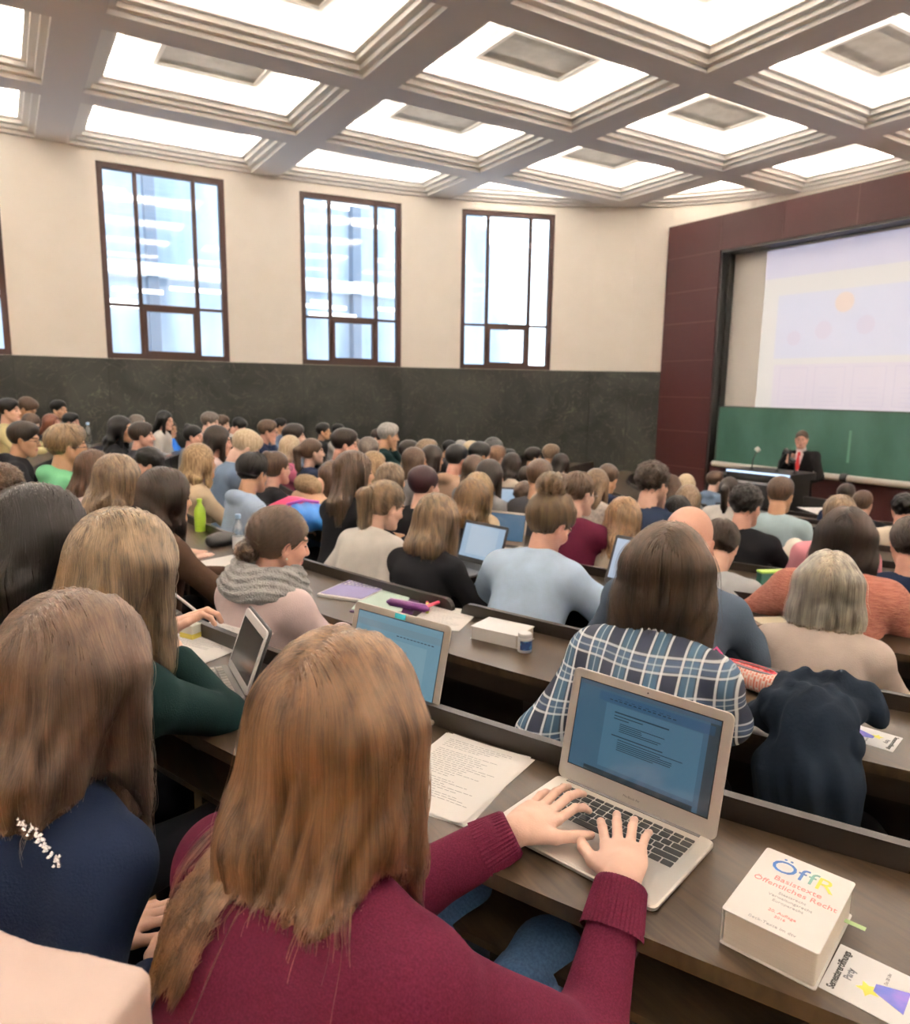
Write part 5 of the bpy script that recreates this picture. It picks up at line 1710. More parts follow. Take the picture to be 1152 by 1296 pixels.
@hero('low brown bun and grey wool scarf')
def _(rec):
    yaw = rad(22)
    ps = Pose(False, 16, -22, 12, arms='desk', roll=0)
    root, loc, s, ps = std(rec, ps, 'scarf', yaw, 2, .2, 1.05, 0, .0006, skin=1, cname='coat', infl=.022, fold=.004)
    h = [o for o in root.children if o.name.startswith('hair')][0]
    me = h.data
    f = hair_parts(ps, 'lowbun', .2, 1.05)
    co = np.empty(len(me.vertices)*3, F32); me.vertices.foreach_get('co', co)
    bun = ps.hc+ps.Rh@V(0, -.115, -.045)
    S = strands(ps, 'lowbun', f, co.reshape(-1, 3), 7000, 12, .011, 5, target=bun, fly=.05)
    hair_curves('hair_strands', S, hmat('brown2')[1], h, .0007, .0003)
    def sc(P):
        d = 9e9
        n0 = ps.neck0+ps.up*.028
        for k, (R_, z, r, ph) in enumerate(((.106, .0, .040, 0), (.094, .036, .036, .6), (.122, -.030, .040, 1.2))):
            q = (P-(n0+ps.up*z).astype(P.dtype))@ps.Rl.astype(P.dtype)
            an = np.arctan2(q[:, 1], q[:, 0])
            rr_ = np.sqrt((q[:, 0]/1.18)**2+q[:, 1]**2)
            t = np.sqrt((rr_-R_)**2+(q[:, 2]-.012*np.sin(an*2+ph))**2)-r
            d = smin(d, t, .008) if k else t
        return d+.0035*np.sin(q[:, 2]*230+4*np.sin(an*3))
    lo, hi = bounds([ps.neck0], .21)
    P, F = surfnet(sc, lo, hi, .0055)
    link('scarf', npmesh('scarf', P, F, [mat('grey_wool', (.22, .22, .22), 1, col2=(.34, .34, .34), nscale=25, bump=.9, bscale=150)]), root)
    mb = MB(); mb.lathe([(.001, -.005), (.005, 0), (.001, .005)], 10, M=Matrix.Translation(Vector(ps.hc+ps.Rh@V(.083, .004, -.048)))); mb.obj('pearl_earring', mat('pearl', (.85, .8, .72), .2), root, True)
    return root

@hero('blue and white plaid shirt')
def _(rec):
    yaw = rad(24)
    ps = Pose(True, 30, 6, 30, head_fwd=-.02, bend=-6, w=.84, elbows=[V(-.25, .08, .70), V(.175, .26, .79)], hands=[V(-.17, .30, .60), V(.10, .46, .765)])
    root, loc, s, ps = std(rec, ps, 'plaid', yaw, 2, .28, 1.10, 12000, .0006, skin=0, steps=14, step=.014, collar=True, fold=.006, infl=.014, style='bobman', lift=.006)
    return root

@hero('bald person in grey blue')
def _(rec):
    yaw = rad(26)
    ps = Pose(True, 22, -14, 16, arms='desk', w=1.05)
    return std(rec, ps, 'bald', yaw, 2, .2, 1, 0, .001, skin=1, fold=.005)[0]

@hero('sleek blonde bob in beige grey')
def _(rec):
    yaw = rad(27)
    ps = Pose(False, 22, 0, 14, head_fwd=-.01, arms='desk', w=1.04)
    return std(rec, ps, 'blondbob', yaw, 2, .30, 1.12, 13000, .0006, skin=0, steps=19, step=.0125, fold=.004, style='bobf', fly=.03)[0]

@hero('light brown hair in black sweater')
def _(rec):
    yaw = rad(22)
    ps = Pose(False, 20, -12, 12, arms='desk')
    return std(rec, ps, 'blacksweater', yaw, 2, .25, 1.06, 9000, .0007, skin=0, steps=22, step=.013, fold=.004, style='long')[0]

@hero('messy top bun in light blue shirt')
def _(rec):
    yaw = rad(24)
    ps = Pose(False, 22, -24, 34, head_fwd=-.01, bend=-2, arms='wide', w=1.06)
    root, loc, s, ps = std(rec, ps, 'bunshirt', yaw, 2, .2, 1.06, 0, .0006, skin=1, collar=True, fold=.011, infl=.020, armg=1.25)
    h = [o for o in root.children if o.name.startswith('hair')][0]
    me = h.data
    f = hair_parts(ps, 'topbun', .2, 1.06)
    co = np.empty(len(me.vertices)*3, F32); me.vertices.foreach_get('co', co)
    bun = ps.hc+ps.Rh@V(0, -.095, .130)
    S = strands(ps, 'topbun', f, co.reshape(-1, 3), 8000, 10, .011, 9, target=bun, fly=.12, lift=.006)
    hair_curves('hair_strands', S, hmat('brownhl')[1], h, .0007, .0003)
    return root

@hero('ponytail in white blouse')
def _(rec):
    yaw = rad(18)
    ps = Pose(False, 24, -14, 20, arms='lap')
    root, loc, s, ps = std(rec, ps, 'ponytail', yaw, 2, .2, 1.03, 0, .0006, skin=0, fold=.005, collar=True, infl=.014)
    h = [o for o in root.children if o.name.startswith('hair')][0]
    me = h.data
    f = hair_parts(ps, 'pony', .2, 1.03)
    co = np.empty(len(me.vertices)*3, F32); me.vertices.foreach_get('co', co)
    co = co.reshape(-1, 3)
    tie = ps.hc+ps.Rh@V(0, -.118, .050)
    Q = (co-ps.hc)@ps.Rh
    capm = Q[:, 1] > -.118
    S = strands(ps, 'pony', f, co[capm], 4500, 10, .011, 3, target=tie)
    S2 = strands(ps, 'pony', f, co[~capm], 2500, 14, .011, 4)
    hair_curves('hair_strands', S, hmat('ltbrown')[1], h, .0007, .0003)
    hair_curves('ponytail_strands', S2, hmat('ltbrown')[1], h, .0007, .0003)
    return root

@hero('light grey t-shirt right of the bald')
def _(rec):
    yaw = rad(26)
    ps = Pose(True, 24, 4, 26, arms='desk', w=1.03)
    return std(rec, ps, 'greytee', yaw, 2, .2, 1, 5000, .0007, skin=0, steps=5, step=.007, fold=.005, style='short', sleeve=.93)[0]

@hero('dark brown hair in rust red')
def _(rec):
    yaw = rad(27)
    ps = Pose(False, 24, -6, 22, arms='wide', w=1.04)
    return std(rec, ps, 'rust', yaw, 2, .28, 1.0, 7000, .0008, skin=0, steps=15, step=.013, fold=.008, infl=.020, armg=1.25, style='bob')[0]

for i_, rec_ in enumerate(CROWD):
    place(rec_, i_)
# ================================================================ things on the desks
M_alu = mat('brushed_aluminium', (.66, .63, .59), .34, metal=.55)
M_aludark = mat('dark_aluminium', (.20, .20, .21), .4, metal=.6)
M_key = mat('black_key', (.012, .012, .013), .5)
M_paper = mat('white_paper', (.80, .79, .78), .85)
M_ink = mat('ink_grey', (.18, .19, .22), .9)
M_white = mat('white_plastic', (.78, .78, .78), .4)
def scr(name, c, s): return mat(name, (.01, .012, .015), .18, emit=c, estr=s*.35)
def dz(row): return DZ[row]
def on(px, py, row, h=0.0): return at(px, py, DZ[row]+h)
def laptop(label, hinge, yaw, lid=102, w=.325, d=.227, scrm=None, bezel=None, case=None, detail=False, page=None, name='laptop', sticker=None, lines=None):
    """hinge: centre of the hinge line on the desk; yaw: direction (from +x) the user looks"""
    case = case or M_alu; bezel = bezel or M_alu
    r = empty(name, hinge, yaw-PI/2, label, 'laptop', 'open laptops on the desks')
    mb = MB(); mb.rbox(w, d, .001, .011, .012, M=Matrix.Translation((0, -d/2, 0)), bev=.0025); mb.obj('base', case, r, True)
    if detail:
        mb = MB()
        kx0, ky0 = -w*.425, -d*.105
        rows = [(14, .0105), (14, .0165), (14, .0165), (13, .0165), (12, .0165), (9, .0165)]
        y = ky0
        W_ = w*.85
        for ri, (n, h) in enumerate(rows):
            if ri in (0, 1): ws = [1]*n
            elif ri == 2: ws = [1.4]+[1]*12+[.6+.9]
            elif ri == 3: ws = [1.7]+[1]*11+[1.8]
            elif ri == 4: ws = [1.3]+[1]*10+[2.3]
            else: ws = [1, 1, 1, 1.3, 5.2, 1.3, 1, 1.1, 1.1]
            tot = sum(ws); x = kx0
            for q in ws:
                kw = W_*q/tot
                mb.rbox(kw-.0028, h-.0026, .0108, .0121, .0015, n=2, M=Matrix.Translation((x+kw/2, y-h/2, 0)))
                x += kw
            y -= h+.0012
        mb.obj('keyboard', M_key, r)
        mb = MB(); mb.rbox(w*.33, d*.33, .0108, .0112, .004, M=Matrix.Translation((0, -d*.80, 0))); mb.obj('trackpad', mat('trackpad', (.60, .57, .53), .3, metal=.5), r)
        mb = MB(); mb.box((-w*.42, -.010, .0105), (w*.42, -.001, .0125)); mb.obj('hinge', M_aludark, r)
    else:
        mb = MB()
        for i in range(5):
            for j in range(12):
                mb.box((-w*.42+j*w*.07, -d*.12-i*.019, .0108), (-w*.42+j*w*.07+w*.062, -d*.12-i*.019+.016, .012))
        mb.obj('keyboard', M_key, r)
    L = d*.985
    M = Matrix.Translation((0, -.003, .0105)) @ Matrix.Rotation(rad(lid-90)*-1+PI/2, 4, 'X')   # local y up the lid, z towards the user side
    M = Matrix.Translation((0, -.003, .0105)) @ Matrix.Rotation(PI/2-rad(lid-90)*-1*-1, 4, 'X')
    a = rad(180-lid)          # angle of lid above the desk, leaning away
    ca, sa = math.cos(a), math.sin(a)
    M = Matrix(((1, 0, 0, 0), (0, ca, -sa*-1*-1, -.003), (0, sa, ca, .0105), (0, 0, 0, 1)))
    mb = MB(); mb.rbox(w, L, -.0045, .0, .013, M=M @ Matrix.Translation((0, L/2, 0)), bev=.0012); mb.obj('lid', case, r, True)
    if bezel is not case:
        mb = MB(); mb.rbox(w-.004, L-.004, .0, .0006, .012, M=M @ Matrix.Translation((0, L/2, 0))); mb.obj('bezel', bezel, r)
    bx, bt, bb = w*.062, L*.085, L*.155
    if not detail: bx, bt, bb = w*.045, L*.07, L*.12
    sw, sh = w-2*bx, L-bt-bb
    mb = MB(); mb.box((-sw/2-.002, bb-.002, .0007), (sw/2+.002, bb+sh+.002, .0010), M=M); mb.obj('screen_border', M_key, r)
    s_ = MB(); s_.box((-sw/2, bb, .0011), (sw/2, bb+sh, .0014), M=M)
    so = s_.obj('screen', scrm, r)
    if page:
        for (nm, x0, y0, x1, y1, m_) in page:
            p = MB(); p.box((-sw/2+sw*x0, bb+sh*y0, .00142), (-sw/2+sw*x1, bb+sh*y1, .00150), M=M); p.obj(nm, m_, so)
    if lines:
        p = MB()
        rr = random.Random(3)
        for (x0, x1, y, h) in lines:
            p.box((-sw/2+sw*x0, bb+sh*y, .00152), (-sw/2+sw*x1, bb+sh*(y+h), .0016), M=M)
        p.obj('screen_text', scr('screen_ink', (.02, .06, .10), .5), so)
    if detail:
        mb = MB(); mb.lathe([(.0001, 0), (.0016, 0), (.0016, .0004), (.0001, .0004)], 10, M=M @ Matrix.Translation((0, L-bt*.5, .0006))); mb.obj('webcam', M_key, r)
    if sticker is not None:
        mb = MB(); mb.box((sticker-.018, L-.016, .0006), (sticker+.018, L-.003, .0012), M=M); mb.obj('webcam_sticker', mat('cyan_sticker' if name == 'laptop' and sticker < .02 else 'sticker', (.05, .55, .68), .6), r)
    return r, M, (sw, sh, bb, L)

# --- the silver laptop being typed on
S_word = scr('screen_dim_blue', (.075, .19, .29), .62)
lines = []
rr = random.Random(2)
def para(x, y, n, wmax, h=.0085, step=.021):
    out = []
    for i in range(n):
        out.append((x, x+wmax*rr.uniform(.45, 1), y-i*step, h))
    return out
lines += para(.29, .735, 1, .40, .015) + [(.29, .50, .700, .010), (.29, .40, .668, .010)]
lines += para(.34, .625, 5, .33) + [(.29, .66, .478, .012)] + para(.34, .445, 1, .56) + para(.34, .418, 5, .50)
lines += [(.24+.035*i, .262+.035*i, .86, .012) for i in range(14)] + [(.30+.05*i, .325+.05*i, .885, .006) for i in range(8)]
hinge = Vector((.957, .898, DZ[1]))
laptop('open silver laptop with dim blue document on screen, under the typing hands', hinge, rad(16.5), 102.5, .328, .229, S_word, None, None, True, lines=lines,
       page=[('page', .22, .10, .90, .82, scr('screen_page_blue', (.105, .26, .38), .62)), ('toolbar', .16, .83, .97, .93, scr('screen_bar', (.05, .16, .30), .6)),
             ('title_bar', .0, .955, 1.0, 1.0, scr('screen_title', (.10, .17, .24), .6)), ('desktop_strip', .935, .0, 1.0, .955, scr('screen_dark', (.05, .09, .11), .5)),
             ('dock', .12, .0, .90, .055, scr('screen_dock', (.03, .06, .08), .5))])
_l = [o for o in bpy.data.objects if o.name.startswith('laptop')][-1]
_r = _l
text_obj('lettering', 'MacBook Air', .0065, _r, Matrix.Translation((0, -.003, .0105)) @ Matrix.Rotation(rad(180-102.5), 4, 'X') @ Matrix.Translation((0, .0145, .0008)), mat('grey_print', (.25, .24, .23), .6))

# --- second laptop behind the maroon sweater
S_doc = scr('screen_doc_blue', (.28, .52, .66), .62)
S_docp = scr('screen_doc_page', (.36, .60, .72), .62)
br = at(553, 916, DZ[1])
yaw2 = rad(20)
f_ = Vector((math.cos(yaw2), math.sin(yaw2), 0)); r_ = Vector((f_.y, -f_.x, 0))
laptop('open silver laptop with cyan webcam sticker, half hidden behind the maroon sweater person', (br.x-r_.x*.1625, br.y-r_.y*.1625, DZ[1]), yaw2, 104, .325, .227, S_doc, None, None, True, sticker=.0,
       page=[('page', .20, .0, .86, .70, S_docp), ('toolbar', .0, .80, 1, .90, scr('screen_bar_pale', (.30, .48, .58), .6))], lines=[(.35, .55, .60, .012), (.3, .5, .5, .01)]+[(.50+.04*i, .525+.04*i, .76, .014) for i in range(11)])

# --- laptops farther away
S_bright = scr('screen_bright_blue', (.50, .70, .92), .78)
S_mid = scr('screen_mid_blue', (.12, .26, .42), .62)
M_blk = mat('black_laptop_case', (.02, .02, .022), .4)
laptop('black laptop with bright document and yellow tab, before the black sweater', on(604, 716, 3), rad(12), 108, .33, .23, S_bright, M_blk, M_blk, sticker=None,
       page=[('page', .15, .1, .85, .95, scr('screen_page_white', (.62, .78, .95), .8))])
laptop('silver laptop with mid blue screen beyond the wavy two tone hair', on(636, 690, 4), rad(30), 106, .31, .22, S_mid, None, None)
laptop('laptop with plain light blue screen lit up before the cream top', on(649, 652, 6), rad(40), 106, .36, .26, S_bright, M_blk, M_blk)
laptop('dark laptop with white page on screen left of the chin length brown hair', on(800, 748, 3), rad(10), 110, .33, .25, scr('screen_white_page', (.62, .74, .92), .85), M_blk, M_blk)
laptop('closed down dark laptop in front of the white top near the lectern', on(930, 664, 6), rad(30), 60, .33, .23, S_mid, M_blk, M_blk)

# --- tablets
def tablet(label, pos, yaw, lid, w, h, keyb=True):
    r = empty('tablet', pos, yaw-PI/2, label, 'tablet')
    a = rad(180-lid); ca, sa = math.cos(a), math.sin(a)
    M = Matrix(((1, 0, 0, 0), (0, ca, -sa, 0), (0, sa, ca, .008), (0, 0, 0, 1)))
    mb = MB(); mb.rbox(w+.012, h+.012, -.010, -.004, .012, M=M @ Matrix.Translation((0, h/2, 0)), bev=.001); mb.obj('cover', M_blk, r, True)
    mb = MB(); mb.rbox(w, h, -.004, .002, .012, M=M @ Matrix.Translation((0, h/2, 0)), bev=.001); mb.obj('tablet_body', M_white, r, True)
    mb = MB(); mb.box((-w/2+.011, .022, .0021), (w/2-.011, h-.022, .0026), M=M); mb.obj('screen', mat('dark_glass', (.006, .005, .006), .12, spec=.18), r)
    if keyb:
        mb = MB(); mb.rbox(w+.012, .15, .001, .008, .01, M=Matrix.Translation((0, -.078, 0)), bev=.001); mb.obj('keyboard_base', mat('grey_keyboard', (.10, .095, .09), .5), r, True)
        mb = MB()
        for i in range(6):
            for j in range(12):
                x = -w/2+.006+j*(w-.012)/12
                mb.box((x, -.02-i*.0205-.016, .008), (x+(w-.012)/12-.003, -.02-i*.0205, .0098))
        mb.obj('keys', mat('light_key', (.33, .31, .28), .6), r)
    return r
tablet('white framed tablet with switched off screen standing in a black keyboard cover', on(300, 864, 1), rad(-4), 110, .24, .172)
r = tablet('white tablet lying flat on the desk beside the maroon crew cut person', on(742, 700, 4), rad(20), 170, .18, .25, False)

# --- papers and books
def sheets(label, p, yaw, w=.21, d=.297, n=3, ink=True, m=None, seed=0, cat='paper', name='paper_sheets', grp=None):
    r = empty(name, p, yaw-PI/2, label, cat, grp)
    rr = random.Random(seed)
    m = m or M_paper
    for i in range(n):
        a = rr.uniform(-.05, .05) if i < n-1 else 0
        mb = MB(); M = Matrix.Translation((rr.uniform(-.006, .006)*(i < n-1), rr.uniform(-.006, .006)*(i < n-1), .0006+i*.0007)) @ Matrix.Rotation(a, 4, 'Z')
        # a sheet with slightly lifted corners
        nx = 8
        vs = []; fs = []
        for iy in range(nx+1):
            for ix in range(nx+1):
                x = -w/2+w*ix/nx; y = -d/2+d*iy/nx
                cz = .0025*((abs(x)/(w/2))**4*(abs(y)/(d/2))**4)*(i+1)/n
                vs.append((x, y, cz))
        k = len(vs)
        vs += [(x, y, z-.0005) for x, y, z in vs]
        for iy in range(nx):
            for ix in range(nx):
                q = iy*(nx+1)+ix
                fs.append((q, q+1, q+nx+2, q+nx+1)); fs.append((k+q, k+q+nx+1, k+q+nx+2, k+q+1))
        mb.add(vs, fs, M=M)
        s = mb.obj('sheet', m, r, True)
    if ink:
        mb = MB()
        y = d/2-.022
        while y > -d/2+.05:
            x = -w/2+.018
            e = w/2-.02-rr.random()*w*.45
            while x < e:
                l = rr.uniform(.006, .018)
                yy = y+rr.uniform(-.0006, .0006)
                mb.box((x, yy, .0012+n*.0007), (min(x+l, e+.004), yy+.0011, .0013+n*.0007))
                x += l+.003
            y -= .0078 if rr.random() > .12 else .015
        mb.obj('handwriting', M_ink, r)
    return r
sheets('stack of handwritten white sheets left of the open silver laptop', Vector((.735, 1.175, DZ[1])), rad(27), .21, .29, 4, seed=2)
sheets('open white writing pad under the pen hand', on(262, 812, 1), rad(30), .26, .30, 3, ink=True, seed=5, name='notepad', cat='notepad')
sheets('single printed sheet beside the highlighters on the second desk', on(562, 782, 2), rad(40), .21, .27, 1, ink=True, seed=7)
sheets('white sheets lying beside the green box', on(985, 754, 4), rad(20), .24, .25, 3, ink=False, seed=9)
sheets('pale sheet at the elbow of the brown sweater person', on(288, 712, 2), rad(20), .25, .34, 2, ink=False, seed=19)
sheets('white sheets on the desk right of the rust sweater', on(1068, 705, 5), rad(25), .22, .28, 2, ink=False, seed=11)
sheets('loose white and blue papers on the front desk before the lectern', on(1040, 647, 7), rad(60), .3, .5, 3, ink=False, seed=12)
sheets('small bright sheet among the far left rows', on(232, 560, 3), rad(0), .3, .3, 2, ink=False, seed=13)
# wide ruled folders on the second desk
r = empty('notebook', on(452, 748, 2), rad(35)-PI/2, 'purple printed notebook with white lettering blur in front of the wool scarf person', 'notebook')
mb = MB(); mb.rbox(.22, .30, .0, .012, .01, M=Matrix.Identity(4), bev=.002); mb.obj('pages', M_paper, r, True)
mb = MB(); mb.rbox(.205, .27, .0125, .0135, .008); mb.obj('cover', mat('purple_cover', (.22, .20, .40), .5), r)
mb = MB()
rr = random.Random(8)
for i in range(3):
    for j in range(9):
        mb.box((-.085+j*.019, .03+i*.026, .0136), (-.085+j*.019+rr.uniform(.008, .015), .045+i*.026, .0140))
mb.obj('lettering', M_paper, r)
r = empty('folder', on(492, 762, 2), rad(52)-PI/2, 'mint green sheet on an open dark purple folder on the second desk', 'folder')
mb = MB(); mb.rbox(.25, .33, 0, .006, .01); mb.obj('cover', mat('dark_purple', (.05, .012, .07), .4), r)
mb = MB(); mb.rbox(.20, .30, .0065, .010, .003, M=Matrix.Translation((-.02, .0, 0))); mb.obj('sheet', mat('mint_paper', (.50, .66, .60), .8), r)
r = empty('pencil_case', on(516, 770, 2, .01), rad(118)-PI/2, 'slim dark purple pencil case lying along the folder', 'pencil case')
mb = MB(); mb.tube([(0, -.10, .012), (0, -.08, .014), (0, .08, .014), (0, .10, .012)], [.006, .016, .016, .006], 12); mb.obj('case_body', mat('plum_cloth', (.10, .015, .12), .5), r, True)
mb = MB(); mb.box((-.002, -.085, .029), (.002, .085, .031)); mb.obj('zip', mat('pale_zip', (.5, .4, .55), .4), r)
def pen(label, p, yaw, col, cap=None, L=.13, rr_=.006, tilt=0.0, name='pen', cat='pen', grp=None):
    r = empty(name, p, yaw-PI/2, label, cat, grp)
    r.rotation_euler = (tilt, 0, yaw-PI/2)
    mb = MB(); mb.tube([(0, -L/2, 0), (0, L*.30, 0)], rr_, 10); mb.obj('barrel', col, r, True)
    mb = MB(); mb.tube([(0, L*.30, 0), (0, L/2, 0)], [rr_*1.05, rr_*.9], 10); mb.obj('cap', cap or col, r, True)
    return r
M_hp = mat('pink_highlighter', (.85, .12, .22), .4); M_hg = mat('lime_highlighter', (.55, .75, .10), .4)
p = on(541, 768, 2, .008)
pen('lime green highlighter with pink cap next to the printed sheet', p, rad(60), M_hg, M_hp, rr_=.0075, name='highlighter', cat='highlighter')
pen('red and pink highlighter crossing the lime green one', on(550, 764, 2, .022), rad(20), M_hp, M_hg, rr_=.0075, name='highlighter', cat='highlighter')
def book(label, p, yaw, w, d, h, cover, pages=None, name='book', spine=None):
    r = empty(name, p, yaw-PI/2, label, 'book')
    pages = pages or mat('page_edges', (.62, .57, .50), .9, col2=(.70, .66, .60), nscale=40, stretch=(.2, .2, 60))
    mb = MB(); mb.rbox(w-.006, d-.006, .0015, h-.0015, .004, bev=.001); mb.obj('pages', pages, r, True)
    mb = MB(); mb.rbox(w, d, h-.0018, h, .004, bev=.0004); mb.rbox(w, d, 0, .0015, .004); mb.box((-w/2-.0006, -d/2+.006, .001), (-w/2+.0015, d/2-.006, h-.001)); mb.obj('cover', cover, r, True)
    return r
M_cov = mat('white_book_cover', (.74, .73, .72), .35)
book('thick white paperback beside the pill tin on the second desk', on(636, 808, 2), rad(115), .130, .19, .046, M_cov)
# --- the thick law book in front
bx = at(1001, 1133, DZ[1]+.055)
byaw = rad(17)
r = book('thick white law paperback with OffR title and green bookmark on the nearest desk', (bx.x, bx.y, DZ[1]), byaw, .130, .192, .055, M_cov)
T = lambda x, y: Matrix.Translation((x, y, .0552))
M_tb = mat('title_blue', (.02, .10, .32), .5); M_ty = mat('title_yellow', (.62, .60, .08), .5); M_tr = mat('title_red', (.75, .20, .20), .5); M_tg = mat('title_grey', (.35, .36, .38), .5)
text_obj('title_lettering', 'Öf', .046, r, T(-.021, .058), M_tb, align='CENTER', sx=1.05)
text_obj('title_lettering', 'f', .046, r, T(.013, .058), mat('title_green', (.15, .32, .30), .5))
text_obj('title_lettering', 'R', .046, r, T(.032, .055), M_ty)
text_obj('subtitle_lettering', 'Basistexte', .0165, r, T(.002, .026), M_tr)
text_obj('subtitle_lettering', 'Öffentliches Recht', .0155, r, T(.002, .009), M_tr)
for i, s in enumerate(('Staatsrecht', 'Verwaltungsrecht', 'Europarecht')):
    text_obj('small_lettering', s, .0085, r, T(.004, -.007-.0105*i), M_tg)
text_obj('edition_lettering', '20. Auflage', .0085, r, T(.004, -.052), M_tr)
text_obj('edition_lettering', '2016', .0075, r, T(.004, -.062), M_tr)
text_obj('publisher_lettering', 'Beck-Texte im dtv', .0085, r, T(.0, -.083), M_tg)
mb = MB(); mb.box((.062, .055, .012), (.090, .064, .0126)); mb.obj('bookmark', mat('green_bookmark', (.42, .60, .30), .6), r)
# --- flyers
def flyer(label, p, yaw, flip=False):
    r = empty('flyer', p, yaw-PI/2, label, 'flyer', 'party flyers')
    w, d = .105, .148
    mb = MB(); mb.rbox(w, d, .0002, .0009, .001, n=1); mb.obj('card', mat('flyer_card', (.76, .77, .79), .35), r)
    mb = MB(); mb.prism([(-.026, -.020), (.020, -.020), (.006, .018), (-.010, .018)], .0009, .0011); mb.obj('cocktail_glass', mat('flyer_blue', (.05, .10, .42), .5, col2=(.20, .14, .50), nscale=30), r)
    mb = MB(); mb.prism([(.015*math.cos(a*PI/5)*(1 if a % 2 else .5)-.012, .015*math.sin(a*PI/5)*(1 if a % 2 else .5)+.024) for a in range(10)], .00088, .00105); mb.obj('yellow_star', mat('flyer_yellow', (.75, .72, .12), .5), r)
    Tz = lambda x, y, a=0: Matrix.Translation((x, y, .0010)) @ Matrix.Rotation(a, 4, 'Z')
    text_obj('lettering', 'Semestereröffnungs', .0135, r, Tz(0, .062), mat('flyer_black', (.02, .02, .02), .5), bold=.0004, sx=.80)
    text_obj('lettering', 'Party', .0135, r, Tz(0, .049), M_ink, bold=.0004, sx=.85)
    text_obj('red_lettering', 'mit Getränken und', .0075, r, Tz(.0, -.034), M_tr)
    text_obj('red_lettering', 'Musik', .0075, r, Tz(.0, -.043), M_tr)
    text_obj('small_lettering', 'Do 20 Uhr', .006, r, Tz(.026, .008), M_ink)
    return r
p = at(1127, 1259, DZ[1])
flyer('party flyer with blue cocktail drawing lying right of the thick law book', p, rad(106))
p = at(1096, 931, DZ[2])
flyer('same kind of party flyer lying behind the hanging dark jacket', p, rad(-75))
# --- pill tin
r = empty('pill_tin', on(664, 824, 2), 0, 'small white and dark blue pill tin beside the white paperback', 'tin')
mb = MB(); mb.lathe([(.001, 0), (.023, 0), (.0245, .002), (.0245, .048), (.022, .051)], 24); mb.obj('tin_body', M_white, r, True)
mb = MB(); mb.lathe([(.0001, .051), (.0225, .051), (.024, .053), (.024, .062), (.022, .065), (.0001, .065)], 24); mb.obj('cap', M_white, r, True)
mb = MB()
n = 20
vs = []; fs = []
for i in range(n+1):
    a = -2.9+i*3.6/n
    for z in (.010, .042): vs.append((.0248*math.cos(a), .0248*math.sin(a), z))
for i in range(n): fs.append((2*i, 2*i+2, 2*i+3, 2*i+1))
mb.add(vs, fs); mb.obj('label', mat('tin_label_blue', (.02, .05, .16), .4, col2=(.15, .45, .75), nscale=45, lo=.55, hi=.7), r, True)
# --- red pencil case, open
def blob(name, f, lo, hi, h, m, parent, nm=None):
    P, F = surfnet(f, lo, hi, h)
    return link(name, npmesh(name, P, F, [m]), parent)
def checked(name):
    m = mat(name, (.75, .22, .18), .85)
    nt = m.node_tree; L = nt.links; b = nt.nodes['Principled BSDF']
    tc = nt.nodes.new('ShaderNodeTexCoord'); br_ = nt.nodes.new('ShaderNodeTexBrick')
    br_.inputs['Scale'].default_value = 45; br_.inputs['Color1'].default_value = (.72, .22, .16, 1); br_.inputs['Color2'].default_value = (.80, .42, .34, 1)
    br_.inputs['Mortar'].default_value = (.85, .74, .68, 1); br_.inputs['Mortar Size'].default_value = .06; br_.inputs['Brick Width'].default_value = .5; br_.inputs['Row Height'].default_value = .4
    L.new(tc.outputs['Object'], br_.inputs['Vector']); L.new(br_.outputs['Color'], b.inputs['Base Color'])
    return m
p = on(948, 872, 2)
r = empty('pencil_case', p, rad(98)-PI/2, 'open red and white checked pencil case with grey zip on the second desk', 'pencil case')
def pc(P):
    d = rc(P, V(0, -.085, .036), V(0, .085, .036), .036, .036)
    d = smax(d, -(P[:, 2]-.002), .006)
    return smax(d, -el(P, (.004, 0, .085), (.020, .080, .045)), .004)
blob('case_body', pc, (-.05, -.14, -.005), (.05, .14, .09), .004, checked('red_check'), r)
mb = MB()
for sx in (-1, 1):
    mb.tube([(.004+sx*.021*math.cos((t-.5)*PI*.98), .088*math.sin((t-.5)*PI*.98), .0655+.004*math.cos((t-.5)*PI)) for t in np.linspace(0, 1, 16)], .0038, 8)
mb.obj('zip', mat('grey_zip', (.20, .21, .24), .5), r, True)
def lin(P): return smax(np.abs(el(P, (.006, 0, .060), (.019, .078, .030)))-.002, P[:, 2]-.074, .002)
blob('lining', lin, (-.03, -.09, .025), (.04, .09, .08), .004, mat('crimson_lining', (.62, .06, .09), .7), r)
mb = MB(); mb.tube([(0, .105, .06), (-.01, .122, .085), (.006, .118, .095), (.012, .10, .075)], .004, 8); mb.obj('loop', mat('pink_loop', (.80, .12, .35), .6), r, True)

